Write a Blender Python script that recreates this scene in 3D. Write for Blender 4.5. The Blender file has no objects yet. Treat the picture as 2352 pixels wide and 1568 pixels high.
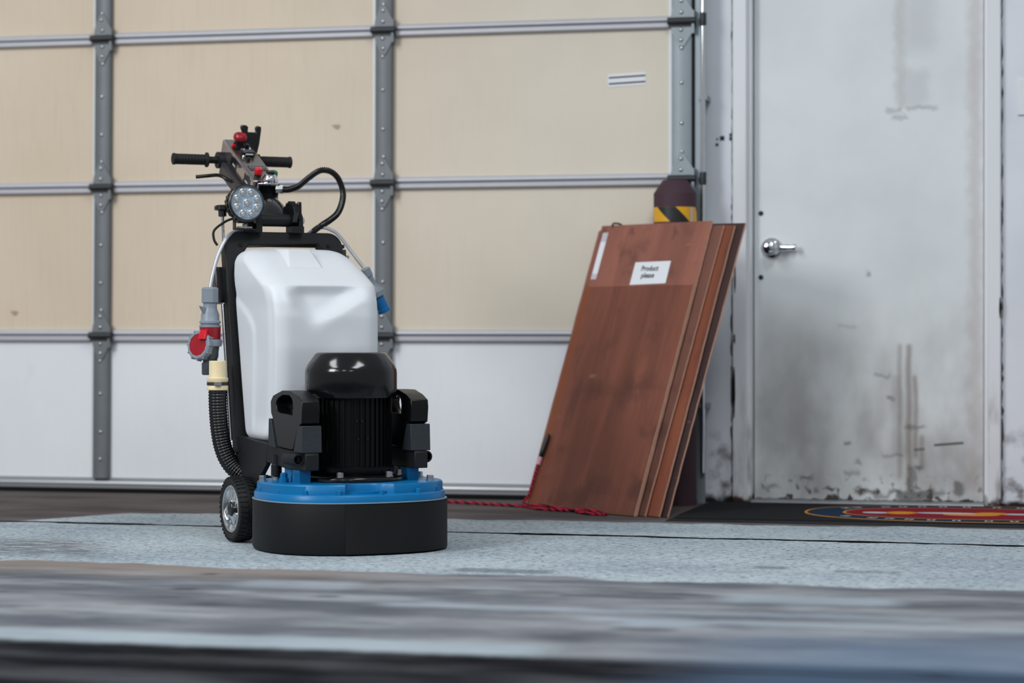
import bpy, math, random
from mathutils import Vector, Matrix

random.seed(4)
sc = bpy.context.scene
COL = sc.collection
R = math.radians

# ------------------------------------------------------------------ camera
cam_d = bpy.data.cameras.new('camera')
cam = bpy.data.objects.new('camera', cam_d)
COL.objects.link(cam)
sc.camera = cam
cam.location = (0, -9.34, 0.69)
cam.rotation_euler = (R(90), 0, R(13.8))
cam_d.sensor_width = 36.0
cam_d.lens = 85.0
cam_d.shift_y = -35.0 / 2352.0
cam_d.dof.use_dof = True
cam_d.dof.focus_distance = 7.65
cam_d.dof.aperture_fstop = 2.0
cam_d.clip_end = 200

# ------------------------------------------------------------------ light
world = bpy.data.worlds.new('world')
sc.world = world
world.use_nodes = True
world.node_tree.nodes['Background'].inputs[0].default_value = (0.94, 0.97, 1.0, 1)
world.node_tree.nodes['Background'].inputs[1].default_value = 0.45


def area(name, loc, target, sx, sy, power, col):
    d = bpy.data.lights.new(name, 'AREA')
    d.shape = 'RECTANGLE'
    d.size, d.size_y = sx, sy
    d.energy = power
    d.color = col
    o = bpy.data.objects.new(name, d)
    COL.objects.link(o)
    o.location = loc
    o.rotation_euler = (Vector(target) - Vector(loc)).to_track_quat('-Z', 'Y').to_euler()
    return o


area('left_key_light', (-6.2, -8.2, 3.9), (-1.6, 0, 0.9), 2.0, 1.8, 335, (0.98, 0.99, 1.0))  # unseen key light, set from the direction of the cast shadows
area('ceiling_panel_light', (-4.7, -4.9, 4.6), (-4.7, -4.8, 0), 1.2, 2.8, 190, (0.93, 0.97, 1.0))
area('ceiling_panel_light', (-0.1, -4.9, 4.6), (-0.1, -4.8, 0), 1.2, 2.8, 210, (0.92, 0.97, 1.0))
for lx in (-5.2, -2.4, 0.4):
    area('ceiling_panel_light', (lx, -10.5, 4.6), (lx, -10.3, 0), 0.8, 1.8, 60, (0.93, 0.97, 1.0))

sc.view_settings.view_transform = 'Standard'
sc.view_settings.look = 'None'
sc.view_settings.gamma = 1.0
sc.view_settings.use_curve_mapping = False
sc.view_settings.exposure = -0.52


# ------------------------------------------------------------------ mesh builder
def basis(axis):
    a = Vector(axis).normalized()
    t = Vector((0, 0, 1)) if abs(a.z) < 0.9 else Vector((1, 0, 0))
    u = t.cross(a).normalized()
    v = a.cross(u).normalized()
    return u, v, a


class MB:
    def __init__(self):
        self.v, self.f, self.mi = [], [], []

    def add(self, vs, fs, mi=0):
        b = len(self.v)
        self.v += [tuple(p) for p in vs]
        self.f += [tuple(i + b for i in q) for q in fs]
        self.mi += [mi] * len(fs)
        return self

    def hexa(self, p, mi=0):
        return self.add(p, [(0, 3, 2, 1), (4, 5, 6, 7), (0, 1, 5, 4), (1, 2, 6, 5), (2, 3, 7, 6), (3, 0, 4, 7)], mi)

    def box(self, x0, x1, y0, y1, z0, z1, mi=0):
        return self.hexa([(x0, y0, z0), (x1, y0, z0), (x1, y1, z0), (x0, y1, z0),
                          (x0, y0, z1), (x1, y0, z1), (x1, y1, z1), (x0, y1, z1)], mi)

    def obox(self, o, ex, ey, ez, x0, x1, y0, y1, z0, z1, mi=0):
        o, ex, ey, ez = Vector(o), Vector(ex), Vector(ey), Vector(ez)
        P = lambda a, b, c: o + ex * a + ey * b + ez * c
        return self.hexa([P(x0, y0, z0), P(x1, y0, z0), P(x1, y1, z0), P(x0, y1, z0),
                          P(x0, y0, z1), P(x1, y0, z1), P(x1, y1, z1), P(x0, y1, z1)], mi)

    def prism(self, poly, o, ex, ey, ez, d0, d1, mi=0):
        """poly in (ex, ey) plane, extruded along ez"""
        o, ex, ey, ez = Vector(o), Vector(ex), Vector(ey), Vector(ez)
        n = len(poly)
        vs = [o + ex * a + ey * b + ez * d0 for a, b in poly] + [o + ex * a + ey * b + ez * d1 for a, b in poly]
        fs = [tuple(range(n - 1, -1, -1)), tuple(range(n, 2 * n))]
        fs += [(i, (i + 1) % n, n + (i + 1) % n, n + i) for i in range(n)]
        return self.add(vs, fs, mi)

    def plate(self, outer, inner, o, ex, ey, ez, d0, d1, mi=0):
        """ring shaped plate, outer and inner lists have the same length"""
        o, ex, ey, ez = Vector(o), Vector(ex), Vector(ey), Vector(ez)
        n = len(outer)
        P = lambda q, d: o + ex * q[0] + ey * q[1] + ez * d
        vs = [P(q, d0) for q in outer] + [P(q, d0) for q in inner] + [P(q, d1) for q in outer] + [P(q, d1) for q in inner]
        fs = []
        for i in range(n):
            j = (i + 1) % n
            fs += [(i, n + i, n + j, j), (2 * n + i, 2 * n + j, 3 * n + j, 3 * n + i),
                   (i, j, 2 * n + j, 2 * n + i), (n + i, 3 * n + i, 3 * n + j, n + j)]
        return self.add(vs, fs, mi)

    def lathe(self, prof, o, axis, n=32, mi=0, cog=None, closed=False):
        u, v, a = basis(axis)
        o = Vector(o)
        vs, fs = [], []
        m = len(prof)
        for r, h in prof:
            for i in range(n):
                t = 2 * math.pi * i / n
                rr = r * (cog(i) if cog else 1)
                vs.append(o + a * h + (u * math.cos(t) + v * math.sin(t)) * rr)
        for k in range(m - 1):
            for i in range(n):
                j = (i + 1) % n
                fs.append((k * n + i, k * n + j, (k + 1) * n + j, (k + 1) * n + i))
        if closed:           # a ring: last profile point joins the first
            fs += [((m - 1) * n + i, (m - 1) * n + (i + 1) % n, (i + 1) % n, i) for i in range(n)]
        else:
            fs.append(tuple(range(n - 1, -1, -1)))
            fs.append(tuple((m - 1) * n + i for i in range(n)))
        return self.add(vs, fs, mi)

    def cyl(self, p0, p1, r0, r1=None, n=24, mi=0):
        p0, p1 = Vector(p0), Vector(p1)
        return self.lathe([(r0, 0), (r0 if r1 is None else r1, (p1 - p0).length)], p0, p1 - p0, n, mi)

    def hexbolt(self, o, axis, r, h, mi=0):
        return self.lathe([(r * 1.25, 0), (r * 1.25, h * .2), (r, h * .2), (r, h * .9), (r * .85, h)], o, axis, 6, mi)

    def tube(self, pts, r, n=12, mi=0, rfun=None):
        pts = [Vector(p) for p in pts]
        m = len(pts)
        tang = [(pts[min(i + 1, m - 1)] - pts[max(i - 1, 0)]).normalized() for i in range(m)]
        u, v, _ = basis(tang[0])
        vs, fs = [], []
        for i in range(m):
            t = tang[i]
            u = (u - t * u.dot(t)).normalized()
            v = t.cross(u)
            for k in range(n):
                a = 2 * math.pi * k / n
                rr = rfun(i, k) if rfun else r
                vs.append(pts[i] + (u * math.cos(a) + v * math.sin(a)) * rr)
        for i in range(m - 1):
            for k in range(n):
                j = (k + 1) % n
                fs.append((i * n + k, i * n + j, (i + 1) * n + j, (i + 1) * n + k))
        fs.append(tuple(range(n - 1, -1, -1)))
        fs.append(tuple((m - 1) * n + k for k in range(n)))
        return self.add(vs, fs, mi)

    def loft(self, rings, mi=0):
        n = len(rings[0])
        vs = [p for rg in rings for p in rg]
        fs = []
        for k in range(len(rings) - 1):
            for i in range(n):
                j = (i + 1) % n
                fs.append((k * n + i, k * n + j, (k + 1) * n + j, (k + 1) * n + i))
        fs.append(tuple(range(n - 1, -1, -1)))
        fs.append(tuple((len(rings) - 1) * n + i for i in range(n)))
        return self.add(vs, fs, mi)

    def build(self, name, mats, parent=None, bevel=0, smooth=35, seg=2):
        me = bpy.data.meshes.new(name)
        me.from_pydata(self.v, [], self.f)
        if not isinstance(mats, (list, tuple)):
            mats = [mats]
        for m in mats:
            me.materials.append(m)
        me.polygons.foreach_set('material_index', self.mi)
        me.polygons.foreach_set('use_smooth', [True] * len(me.polygons))
        import bmesh
        bm = bmesh.new()
        bm.from_mesh(me)
        bmesh.ops.recalc_face_normals(bm, faces=bm.faces)
        bm.to_mesh(me)
        bm.free()
        me.set_sharp_from_angle(angle=R(smooth))
        o = bpy.data.objects.new(name, me)
        COL.objects.link(o)
        o.parent = parent
        if bevel:
            b = o.modifiers.new('bevel', 'BEVEL')
            b.width, b.segments, b.limit_method, b.angle_limit = bevel, seg, 'ANGLE', R(40)
            b.harden_normals = False
        return o


def spline(pts, k=8):
    P = [Vector(p) for p in pts]
    P = [P[0] * 2 - P[1]] + P + [P[-1] * 2 - P[-2]]
    out = []
    for i in range(1, len(P) - 2):
        a, b, c, d = P[i - 1:i + 3]
        for s in range(k):
            t = s / k
            out.append(0.5 * ((2 * b) + (c - a) * t + (2 * a - 5 * b + 4 * c - d) * t * t + (3 * b - a - 3 * c + d) * t ** 3))
    out.append(P[-2])
    return out


def resample(pts, step):
    out, acc = [pts[0]], 0.0
    for a, b in zip(pts, pts[1:]):
        L = (b - a).length
        while acc + L >= step:
            a = a + (b - a) * ((step - acc) / L)
            L = (b - a).length
            out.append(a)
            acc = 0.0
        acc += L
    return out


def empty(name, loc=(0, 0, 0), rz=0.0):
    o = bpy.data.objects.new(name, None)
    COL.objects.link(o)
    o.location = loc
    o.rotation_euler = (0, 0, rz)
    return o


def tag(o, label=None, cat=None, group=None, kind=None):
    if label: o['label'] = label
    if cat: o['category'] = cat
    if group: o['group'] = group
    if kind: o['kind'] = kind
    return o


def copy_tree(o, parent=None):
    c = o.copy()
    COL.objects.link(c)
    c.parent = parent
    for ch in list(o.children):
        copy_tree(ch, c)
    return c


# ------------------------------------------------------------------ materials
def lin(c):
    return tuple(((x / 255) / 12.92 if x / 255 <= 0.04045 else ((x / 255 + 0.055) / 1.055) ** 2.4) for x in c) + (1,)


class NT:
    def __init__(self, name, rough=0.5, metal=0.0, spec=0.5):
        self.m = bpy.data.materials.new(name)
        self.m.use_nodes = True
        self.t = self.m.node_tree
        self.b = self.t.nodes['Principled BSDF']
        self.b.inputs['Roughness'].default_value = rough
        self.b.inputs['Metallic'].default_value = metal
        self.b.inputs['Specular IOR Level'].default_value = spec
        self._oc = None

    def n(self, t, **k):
        nd = self.t.nodes.new(t)
        for a, b in k.items():
            setattr(nd, a, b)
        return nd

    def link(self, a, b):
        self.t.links.new(a, b)

    def put(self, sock, v):
        if isinstance(v, (int, float)):
            sock.default_value = v
        elif isinstance(v, tuple):
            sock.default_value = v if len(v) == 4 or sock.type != 'RGBA' else v + (1,)
        else:
            self.link(v, sock)

    def oc(self):
        if self._oc is None:
            self._oc = self.n('ShaderNodeTexCoord').outputs['Object']
        return self._oc

    def math(self, op, a, b=0.0, clamp=False):
        nd = self.n('ShaderNodeMath', operation=op, use_clamp=clamp)
        self.put(nd.inputs[0], a)
        self.put(nd.inputs[1], b)
        return nd.outputs[0]

    def xyz(self):
        s = self.n('ShaderNodeSeparateXYZ')
        self.link(self.oc(), s.inputs[0])
        return s.outputs[0], s.outputs[1], s.outputs[2]

    def scaled(self, s):
        mp = self.n('ShaderNodeMapping')
        mp.inputs['Scale'].default_value = s
        self.link(self.oc(), mp.inputs['Vector'])
        return mp.outputs[0]

    def noise(self, scale, sv=None, detail=4.0, rough=0.55, dist=0.0):
        nd = self.n('ShaderNodeTexNoise')
        nd.inputs['Scale'].default_value = scale
        nd.inputs['Detail'].default_value = detail
        nd.inputs['Roughness'].default_value = rough
        nd.inputs['Distortion'].default_value = dist
        self.link(self.scaled(sv) if sv else self.oc(), nd.inputs['Vector'])
        return nd.outputs['Fac']

    def step(self, v, lo, hi, a=0.0, b=1.0):
        nd = self.n('ShaderNodeMapRange', interpolation_type='SMOOTHSTEP')
        self.put(nd.inputs['Value'], v)
        nd.inputs['From Min'].default_value = lo
        nd.inputs['From Max'].default_value = hi
        nd.inputs['To Min'].default_value = a
        nd.inputs['To Max'].default_value = b
        return nd.outputs[0]

    def mix(self, f, a, b):
        nd = self.n('ShaderNodeMix', data_type='RGBA')
        self.put(nd.inputs[0], f)
        self.put(nd.inputs[6], a)
        self.put(nd.inputs[7], b)
        return nd.outputs[2]

    def blob(self, x, z, cx, cz, hx, hz, soft):
        """soft edged box shaped stain mask"""
        fx = self.step(self.math('ABSOLUTE', self.math('SUBTRACT', x, cx)), max(hx - soft, 0), hx + soft, 1, 0)
        fz = self.step(self.math('ABSOLUTE', self.math('SUBTRACT', z, cz)), max(hz - soft, 0), hz + soft, 1, 0)
        return self.math('MULTIPLY', fx, fz)

    def bump(self, h, strength=0.2, dist=0.01):
        nd = self.n('ShaderNodeBump')
        nd.inputs['Strength'].default_value = strength
        nd.inputs['Distance'].default_value = dist
        self.link(h, nd.inputs['Height'])
        self.link(nd.outputs[0], self.b.inputs['Normal'])

    def col(self, c):
        self.put(self.b.inputs['Base Color'], c)
        return self.m

    def rough(self, v):
        self.put(self.b.inputs['Roughness'], v)


def plain(name, rgb, rough=0.5, metal=0.0, var=0.12, scale=40, spec=0.5, bump=0.0, bscale=300):
    k = NT(name, rough, metal, spec)
    c = lin(rgb)
    d = tuple(x * (1 - var) for x in c[:3]) + (1,)
    l = tuple(min(1, x * (1 + var)) for x in c[:3]) + (1,)
    k.col(k.mix(k.noise(scale), d, l))
    if bump:
        k.bump(k.noise(bscale, detail=2), bump, 0.002)
    return k.m


M = {}
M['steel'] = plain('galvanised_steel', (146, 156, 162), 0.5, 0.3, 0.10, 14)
M['stile_shaded'] = plain('shade_toned_steel', (112, 117, 121), 0.5, 0.25, 0.12, 14)  # darker copy of the stile steel, paints in the weaker light at left
M['joint_grey'] = plain('grey_joint_strip', (96, 98, 102), 0.6, 0, 0.1, 20)
M['rail'] = plain('rail_aluminium', (186, 186, 192), 0.5, 0.2, 0.05, 20)
M['rail_bright'] = plain('bottom_rail_aluminium', (160, 163, 167), 0.36, 0.6, 0.05, 20)
M['dark_gap'] = plain('dark_rubber', (22, 22, 23), 0.8, 0, 0.2, 30, 0.2)
M['hinge_dark'] = plain('hinge_steel', (58, 60, 63), 0.5, 0.5, 0.15, 40)
M['arm_grey'] = plain('dark_grey_arm', (50, 47, 49), 0.4, 0, 0.1, 30, 0.4)
M['chrome'] = plain('chrome', (225, 228, 232), 0.10, 1.0, 0.03, 20)
M['zinc'] = plain('zinc_bolt', (190, 192, 194), 0.25, 0.9, 0.05, 50)
M['black_gloss'] = plain('black_gloss_paint', (13, 14, 16), 0.14, 0, 0.1, 20, 0.5)
M['black_fin'] = plain('black_motor_paint', (10, 11, 12), 0.35, 0, 0.1, 20, 0.2)
M['black_satin'] = plain('black_satin_paint', (11, 12, 14), 0.3, 0, 0.1, 20, 0.3)
M['black_tex'] = plain('black_powder_coat', (24, 26, 29), 0.5, 0, 0.15, 60, 0.3, 0.35, 420)
M['black_grey'] = plain('dark_textured_coat', (38, 44, 50), 0.5, 0, 0.35, 420, 0.4, 0.8, 420)
M['black_matte'] = plain('black_vinyl', (15, 16, 18), 0.6, 0, 0.08, 30, 0.3)
M['black_rubber'] = plain('black_rubber', (22, 23, 25), 0.6, 0, 0.15, 60, 0.35)
M['black_plastic'] = plain('black_plastic', (18, 20, 22), 0.3, 0, 0.1, 40, 0.5)
M['blue'] = plain('blue_paint', (0, 106, 162), 0.34, 0, 0.08, 18, 0.3)
M['blue_plug'] = plain('blue_plastic', (2, 104, 166), 0.35, 0, 0.08, 18)
M['grey_plastic'] = plain('grey_plastic', (128, 138, 148), 0.42, 0, 0.08, 30)
M['dark_grey_plastic'] = plain('dark_grey_plastic', (62, 68, 76), 0.4, 0, 0.08, 30)
M['red_plastic'] = plain('red_plastic', (150, 16, 32), 0.32, 0, 0.08, 20)
M['red_bright'] = plain('red_button', (196, 12, 32), 0.25, 0, 0.05, 20)
M['green'] = plain('green_button', (10, 104, 74), 0.3, 0, 0.05, 20)
M['cream'] = plain('cream_plastic', (230, 212, 170), 0.4, 0, 0.05, 30)
M['torn'] = plain('torn_board_skin', (186, 160, 132), 0.7, 0, 0.1, 60)
M['white_paint'] = plain('white_plastic', (225, 228, 232), 0.4, 0, 0.03, 20)
M['panel_gloss'] = plain('glossy_dark_panel', (176, 166, 168), 0.10, 0.9, 0.08, 8, 0.8)
M['bronze_panel'] = plain('bronze_tinted_face', (134, 124, 116), 0.22, 0.9, 0.05, 8, 0.5)
M['paper'] = plain('paper', (224, 228, 234), 0.8, 0, 0.03, 20, 0.2)
M['ink'] = plain('ink', (50, 56, 60), 0.8, 0, 0.05, 20, 0.2)
M['tape'] = plain('pale_tape', (196, 190, 198), 0.5, 0, 0.08, 30)
M['yellow'] = plain('yellow_tape', (226, 168, 30), 0.4, 0, 0.08, 30)
M['blacktape'] = plain('black_tape', (26, 27, 30), 0.45, 0, 0.1, 30)
M['maroon'] = plain('maroon_paint', (70, 50, 58), 0.65, 0, 0.12, 14, 0.25)
M['navy'] = plain('navy_mat', (20, 44, 66), 0.95, 0, 0.2, 200, 0.1)
M['mat_red'] = plain('red_mat', (124, 20, 34), 0.95, 0, 0.2, 200, 0.1)
M['mat_yellow'] = plain('yellow_mat', (196, 132, 44), 0.95, 0, 0.2, 200, 0.1)
M['mat_white'] = plain('white_mat', (176, 184, 192), 0.95, 0, 0.2, 200, 0.1)
M['mat_black'] = plain('black_mat', (30, 30, 33), 0.95, 0, 0.3, 160, 0.1)
M['wood_edge'] = plain('plywood_edge', (200, 156, 134), 0.75, 0, 0.25, 60, 0.3)


def m_tank():
    k = NT('white_polyethylene', 0.45, 0, 0.4)
    k.b.inputs['Subsurface Weight'].default_value = 0.25
    k.b.inputs['Subsurface Radius'].default_value = (0.03, 0.034, 0.04)
    k.b.inputs['Subsurface Scale'].default_value = 0.5
    k.bump(k.noise(18, detail=2), 0.05, 0.01)
    return k.col(k.mix(k.noise(5), lin((206, 210, 216)), lin((218, 222, 227))))


M['tank'] = m_tank()


def m_panel(name, base, dark, pale=None):
    k = NT(name, 0.62, 0, 0.3)
    x, y, z = k.xyz()
    c = k.mix(k.step(k.noise(1.3), 0.3, 0.75), lin(base), lin(dark))
    c = k.mix(k.math('MULTIPLY', k.step(k.noise(60, (1, 1, .06)), .45, .8), .22 if pale else .07), c, lin(tuple(v * .86 for v in base)))
    c = k.mix(k.math('MULTIPLY', k.step(k.noise(6, (1, 1, .5)), .62, .8), .18), c, lin(tuple(v * .82 for v in base)))
    if pale:
        c = k.mix(k.step(x, -3.6, -1.9, 0, .75), c, k.mix(k.step(k.noise(1.3), .3, .75), lin(pale), lin(tuple(q * .96 for q in pale))))
    k.bump(k.noise(120, (1, 1, .1)), 0.05, 0.002)
    return k.col(c)


M['tan'] = m_panel('tan_foam_board', (222, 206, 185), (213, 196, 174), (220, 213, 200))
M['white_panel'] = m_panel('white_panel_paint', (234, 237, 241), (228, 231, 236))


def m_wall():
    k = NT('painted_wall', 0.6, 0, 0.3)
    x, y, z = k.xyz()
    c = k.mix(k.step(k.noise(2.2), .35, .7), lin((224, 227, 234)), lin((212, 215, 223)))
    # grime towards the floor and along the door frame
    warp = k.math('ADD', z, k.math('MULTIPLY', k.math('SUBTRACT', k.noise(16), .5), -.09))
    c = k.mix(k.math('MULTIPLY', k.step(warp, .10, .40, 1, 0), k.step(k.noise(14), .45, .75)), c, lin((110, 106, 108)))
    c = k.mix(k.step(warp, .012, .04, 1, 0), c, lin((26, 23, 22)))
    for cx, cz, r in ((-1.462, 1.427, .009), (-1.428, 1.44, .006), (-1.426, 1.425, .008), (-1.483, 1.402, .006), (-1.482, 1.424, .004)):
        c = k.mix(k.blob(x, z, cx, cz, r, r, .003), c, lin((28, 28, 30)))
    k.bump(k.noise(90), 0.08, 0.002)
    return k.col(c)


M['wall'] = m_wall()


def m_frame():
    k = NT('painted_door_frame', 0.5, 0, 0.4)
    x, y, z = k.xyz()
    c = k.mix(k.step(k.noise(3, (1, 1, .3)), .4, .7), lin((226, 228, 232)), lin((212, 213, 218)))
    warp = k.math('ADD', z, k.math('MULTIPLY', k.math('SUBTRACT', k.noise(22), .5), -.10))
    c = k.mix(k.math('MULTIPLY', k.step(warp, .05, .6, 1, 0), k.step(k.noise(9, (1, 1, .25)), .5, .7)), c, lin((96, 90, 90)))
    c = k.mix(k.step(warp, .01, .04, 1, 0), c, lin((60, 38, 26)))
    return k.col(c)


M['frame_paint'] = m_frame()


def m_slab():
    k = NT('dirty_white_door_paint', 0.45, 0, 0.4)
    x, y, z = k.xyz()
    nz = k.noise(20, detail=3)
    wx = k.math('ADD', x, k.math('MULTIPLY', k.math('SUBTRACT', nz, .5), .05))
    wz = k.math('ADD', z, k.math('MULTIPLY', k.math('SUBTRACT', k.noise(26, detail=3), .5), .05))
    c = k.mix(k.step(k.noise(2.0), .35, .7), lin((224, 229, 231)), lin((214, 218, 220)))
    # overall dirt getting stronger near the bottom
    c = k.mix(k.math('MULTIPLY', k.step(z, .0, 1.15, .8, 0), k.step(k.noise(3.2, (1, 1, .6)), .35, .7)), c, lin((138, 132, 130)))
    # old sign and touched-up paint, upper part
    c = k.mix(k.math('MULTIPLY', k.blob(wx, wz, -.72, 1.61, .055, .07, .03), .28), c, lin((156, 154, 160)))
    c = k.mix(k.math('MULTIPLY', k.blob(wx, z, -.775, 1.85, .014, .32, .02), .35), c, lin((172, 166, 164)))
    c = k.mix(k.math('MULTIPLY', k.blob(wx, z, -.70, 1.95, .06, .2, .04), .22), c, lin((160, 158, 164)))
    for cx, cz, hx, hz in ((-.80, 1.525, .03, .008), (-.77, 1.50, .03, .006), (-.69, 1.535, .06, .008)):
        c = k.mix(k.math('MULTIPLY', k.blob(wx, wz, cx, cz, hx, hz, .01), .45), c, lin((146, 140, 136)))
    # pinkish wear beside the hinge edge
    c = k.mix(k.math('MULTIPLY', k.blob(wx, z, -.488, 1.15, .024, 1.1, .026), .38), c, lin((172, 152, 146)))
    # drips
    for cx, z0, z1, w, a in ((-.775, .1, .62, .006, .55), (-.74, .06, .62, .009, .8), (-.715, .18, .5, .005, .75), (-.69, .14, .27, .007, .7), (-.79, .2, .5, .016, .3)):
        c = k.mix(k.math('MULTIPLY', k.blob(k.math('ADD', x, k.math('MULTIPLY', k.math('SUBTRACT', k.noise(7), .5), .02)), z, cx, (z0 + z1) / 2, w, (z1 - z0) / 2, .012), a * .8), c, lin((128, 114, 104)))
    for cx, cz, hx, hz, a in ((-.588, .236, .056, .0045, .9), (-.70, .224, .02, .005, .6)):
        c = k.mix(k.math('MULTIPLY', k.blob(x, k.math('ADD', z, k.math('MULTIPLY', x, -.09)), cx, cz + .053, hx, hz, .004), a), c, lin((52, 56, 56)))
    # scuffs
    for cx, cz, hx, hz, a in ((-.975, .235, .014, .006, .8), (-.72, .30, .04, .004, .6), (-.72, .035, .07, .02, .9),
                              (-.90, .05, .045, .008, .9), (-.73, .10, .016, .05, .7), (-.55, .065, .02, .025, .8), (-1.14, .10, .02, .006, .8), (-1.1, .045, .014, .008, .8),
                              (-.80, .05, .03, .012, .8), (-.63, .05, .03, .01, .7), (-.93, .16, .012, .012, .6), (-.85, .03, .03, .01, .7), (-.70, .14, .01, .008, .9),
                              (-.80, .19, .04, .006, .5), (-.81, .41, .012, .008, .7), (-.845, .50, .03, .006, .4), (-.96, .12, .03, .01, .5), (-.90, .89, .006, .012, .6),
                              (-1.28, .06, .03, .008, .6), (-.98, .69, .03, .006, .25)):
        c = k.mix(k.math('MULTIPLY', k.blob(wx, wz, cx, cz, hx, hz, .010), a * .8), c, lin((72, 68, 64)))
    c = k.mix(k.math('MULTIPLY', k.step(wz, .02, .14, 1, 0), k.step(k.noise(30, detail=2), .55, .66)), c, lin((74, 66, 60)))
    c = k.mix(k.step(wz, .008, .02, 1, 0), c, lin((50, 38, 30)))
    k.bump(k.noise(50), 0.05, 0.002)
    return k.col(c)


M['slab'] = m_slab()


def m_floor():
    k = NT('stained_concrete', 0.6, 0, 0.0)
    x, y, z = k.xyz()
    big = k.noise(1.6, (1, 1.6, 1), 5)
    streak = k.noise(2.0, (.7, 2.0, 1), 6, .62)
    fine = k.noise(42, (.7, 1, 1), 3, .7)
    speck = k.noise(75, (.75, 1, 1), 2, .5)
    yw = k.math('ADD', y, k.math('MULTIPLY', k.math('SUBTRACT', k.noise(2.0, (1, .3, 1), 3), .5), .36))
    yf = k.math('ADD', y, k.math('MULTIPLY', k.math('SUBTRACT', k.noise(9, (1, .3, 1), 3), .5), .05))
    brown = k.mix(k.step(streak, .35, .7), lin((106, 100, 99)), lin((82, 77, 78)))
    lane = k.mix(k.step(big, .3, .75), lin((172, 182, 188)), lin((146, 158, 167)))
    lane = k.mix(k.math('MULTIPLY', k.step(streak, .55, .75), .4), lane, lin((112, 120, 128)))
    lane = k.mix(k.math('MULTIPLY', k.step(fine, .50, .70), .5), lane, lin((98, 110, 120)))
    lane = k.mix(k.math('MULTIPLY', k.step(fine, .48, .34), .5), lane, lin((196, 208, 214)))
    lane = k.mix(k.math('MULTIPLY', k.step(speck, .58, .66), .75), lane, lin((56, 64, 74)))
    mid = k.mix(k.step(streak, .3, .66), lin((140, 142, 146)), lin((92, 95, 102)))
    mid = k.mix(k.math('MULTIPLY', k.step(big, .52, .72), .65), mid, lin((70, 72, 78)))
    mid = k.mix(k.math('MULTIPLY', k.step(k.noise(4, (.5, 1.6, 1), 4), .58, .72), .7), mid, lin((54, 57, 63)))
    mid = k.mix(k.math('MULTIPLY', k.step(k.noise(3, (.5, 1.4, 1), 3), .56, .72), .5), mid, lin((158, 164, 170)))
    # warm brown edge of the middle band on one side, blue grey film on the other
    warm = k.math('MULTIPLY', k.step(yw, -3.25, -2.85), k.step(x, -2.4, -1.5, 1, 0))
    mid = k.mix(k.math('MULTIPLY', warm, .75), mid, lin((132, 120, 110)))
    mid = k.mix(k.math('MULTIPLY', k.math('MULTIPLY', k.step(x, -1.1, -.5), k.step(yw, -3.7, -4.2)), .7), mid, lin((98, 114, 134)))
    strip = k.mix(k.step(big, .3, .7), lin((154, 164, 170)), lin((128, 139, 147)))
    dark = k.mix(k.step(k.noise(3.0, (.5, 1.6, 1), 5), .38, .68), lin((26, 27, 30)), lin((70, 71, 75)))
    dark = k.mix(k.step(k.math('ADD', x, k.math('MULTIPLY', k.math('SUBTRACT', streak, .5), .5)), -1.0, -.6), dark, lin((66, 80, 98)))
    dark = k.mix(k.math('MULTIPLY', k.step(k.noise(1.7, (.6, 2.4, 1), 4), .55, .66), .8), dark, lin((28, 30, 34)))
    # compose front to back
    c = k.mix(k.step(yw, -.99, -.95), lane, brown)
    left_brown = k.math('MULTIPLY', k.step(k.math('ADD', x, k.math('MULTIPLY', y, -.55)), -2.98, -2.93, 1, 0), k.step(y, -1.62, -1.50))
    c = k.mix(left_brown, c, brown)
    scuff = k.math('MULTIPLY', k.blob(k.math('ADD', x, k.math('MULTIPLY', y, .5)), yf, -4.55, -2.35, .34, .26, .12), k.step(k.noise(16, (.5, 2.5, 1), 3), .38, .55))
    c = k.mix(k.math('MULTIPLY', scuff, .8), c, lin((98, 96, 100)))
    lane_edge = k.math('ADD', yw, k.math('MULTIPLY', x, .05))
    c = k.mix(k.step(lane_edge, -2.97, -2.91, 1, 0), c, mid)
    # a few worn lighter patches in the middle band
    for cx, cy, hx, hy, a in ((-.72, -3.25, .22, .09, .55), (-1.05, -3.58, .7, .025, .45), (-.4, -3.75, .8, .03, .5), (-1.0, -3.82, .1, .05, .5), (-2.1, -3.2, .16, .1, .35)):
        c = k.mix(k.math('MULTIPLY', k.blob(x, yf, cx, cy, hx, hy, .05), a), c, lin((160, 172, 182)))
    for cx, cy, hx, hy, a in ((-1.2, -3.28, .16, .03, .55), (-2.35, -3.38, .035, .03, .7), (-1.93, -3.45, .03, .02, .7), (-1.65, -2.72, .14, .05, .5), (-.93, -2.45, .05, .04, .5), (-.65, -2.5, .09, .04, .35), (-1.02, -3.92, .07, .02, .7), (-2.42, -3.0, .02, .02, .8)):
        c = k.mix(k.math('MULTIPLY', k.blob(x, yf, cx, cy, hx, hy, .02), a), c, lin((70, 72, 80)))
    stripm = k.math('MULTIPLY', k.step(yf, -4.27, -4.20, 1, 0), k.step(k.math('ADD', x, k.math('MULTIPLY', fine, .2)), -1.12, -1.0, 1, 0))
    c = k.mix(stripm, c, strip)
    c = k.mix(k.step(k.math('ADD', yf, k.math('MULTIPLY', k.step(x, -1.1, -.3), -.0)), -4.46, -4.39, 1, 0), c, dark)
    k.rough(k.math('ADD', k.math('MULTIPLY', big, .25), .5))
    k.bump(k.math('ADD', k.math('MULTIPLY', fine, .6), k.math('MULTIPLY', speck, .4)), 0.25, 0.004)
    return k.col(c)


M['floor'] = m_floor()


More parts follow.
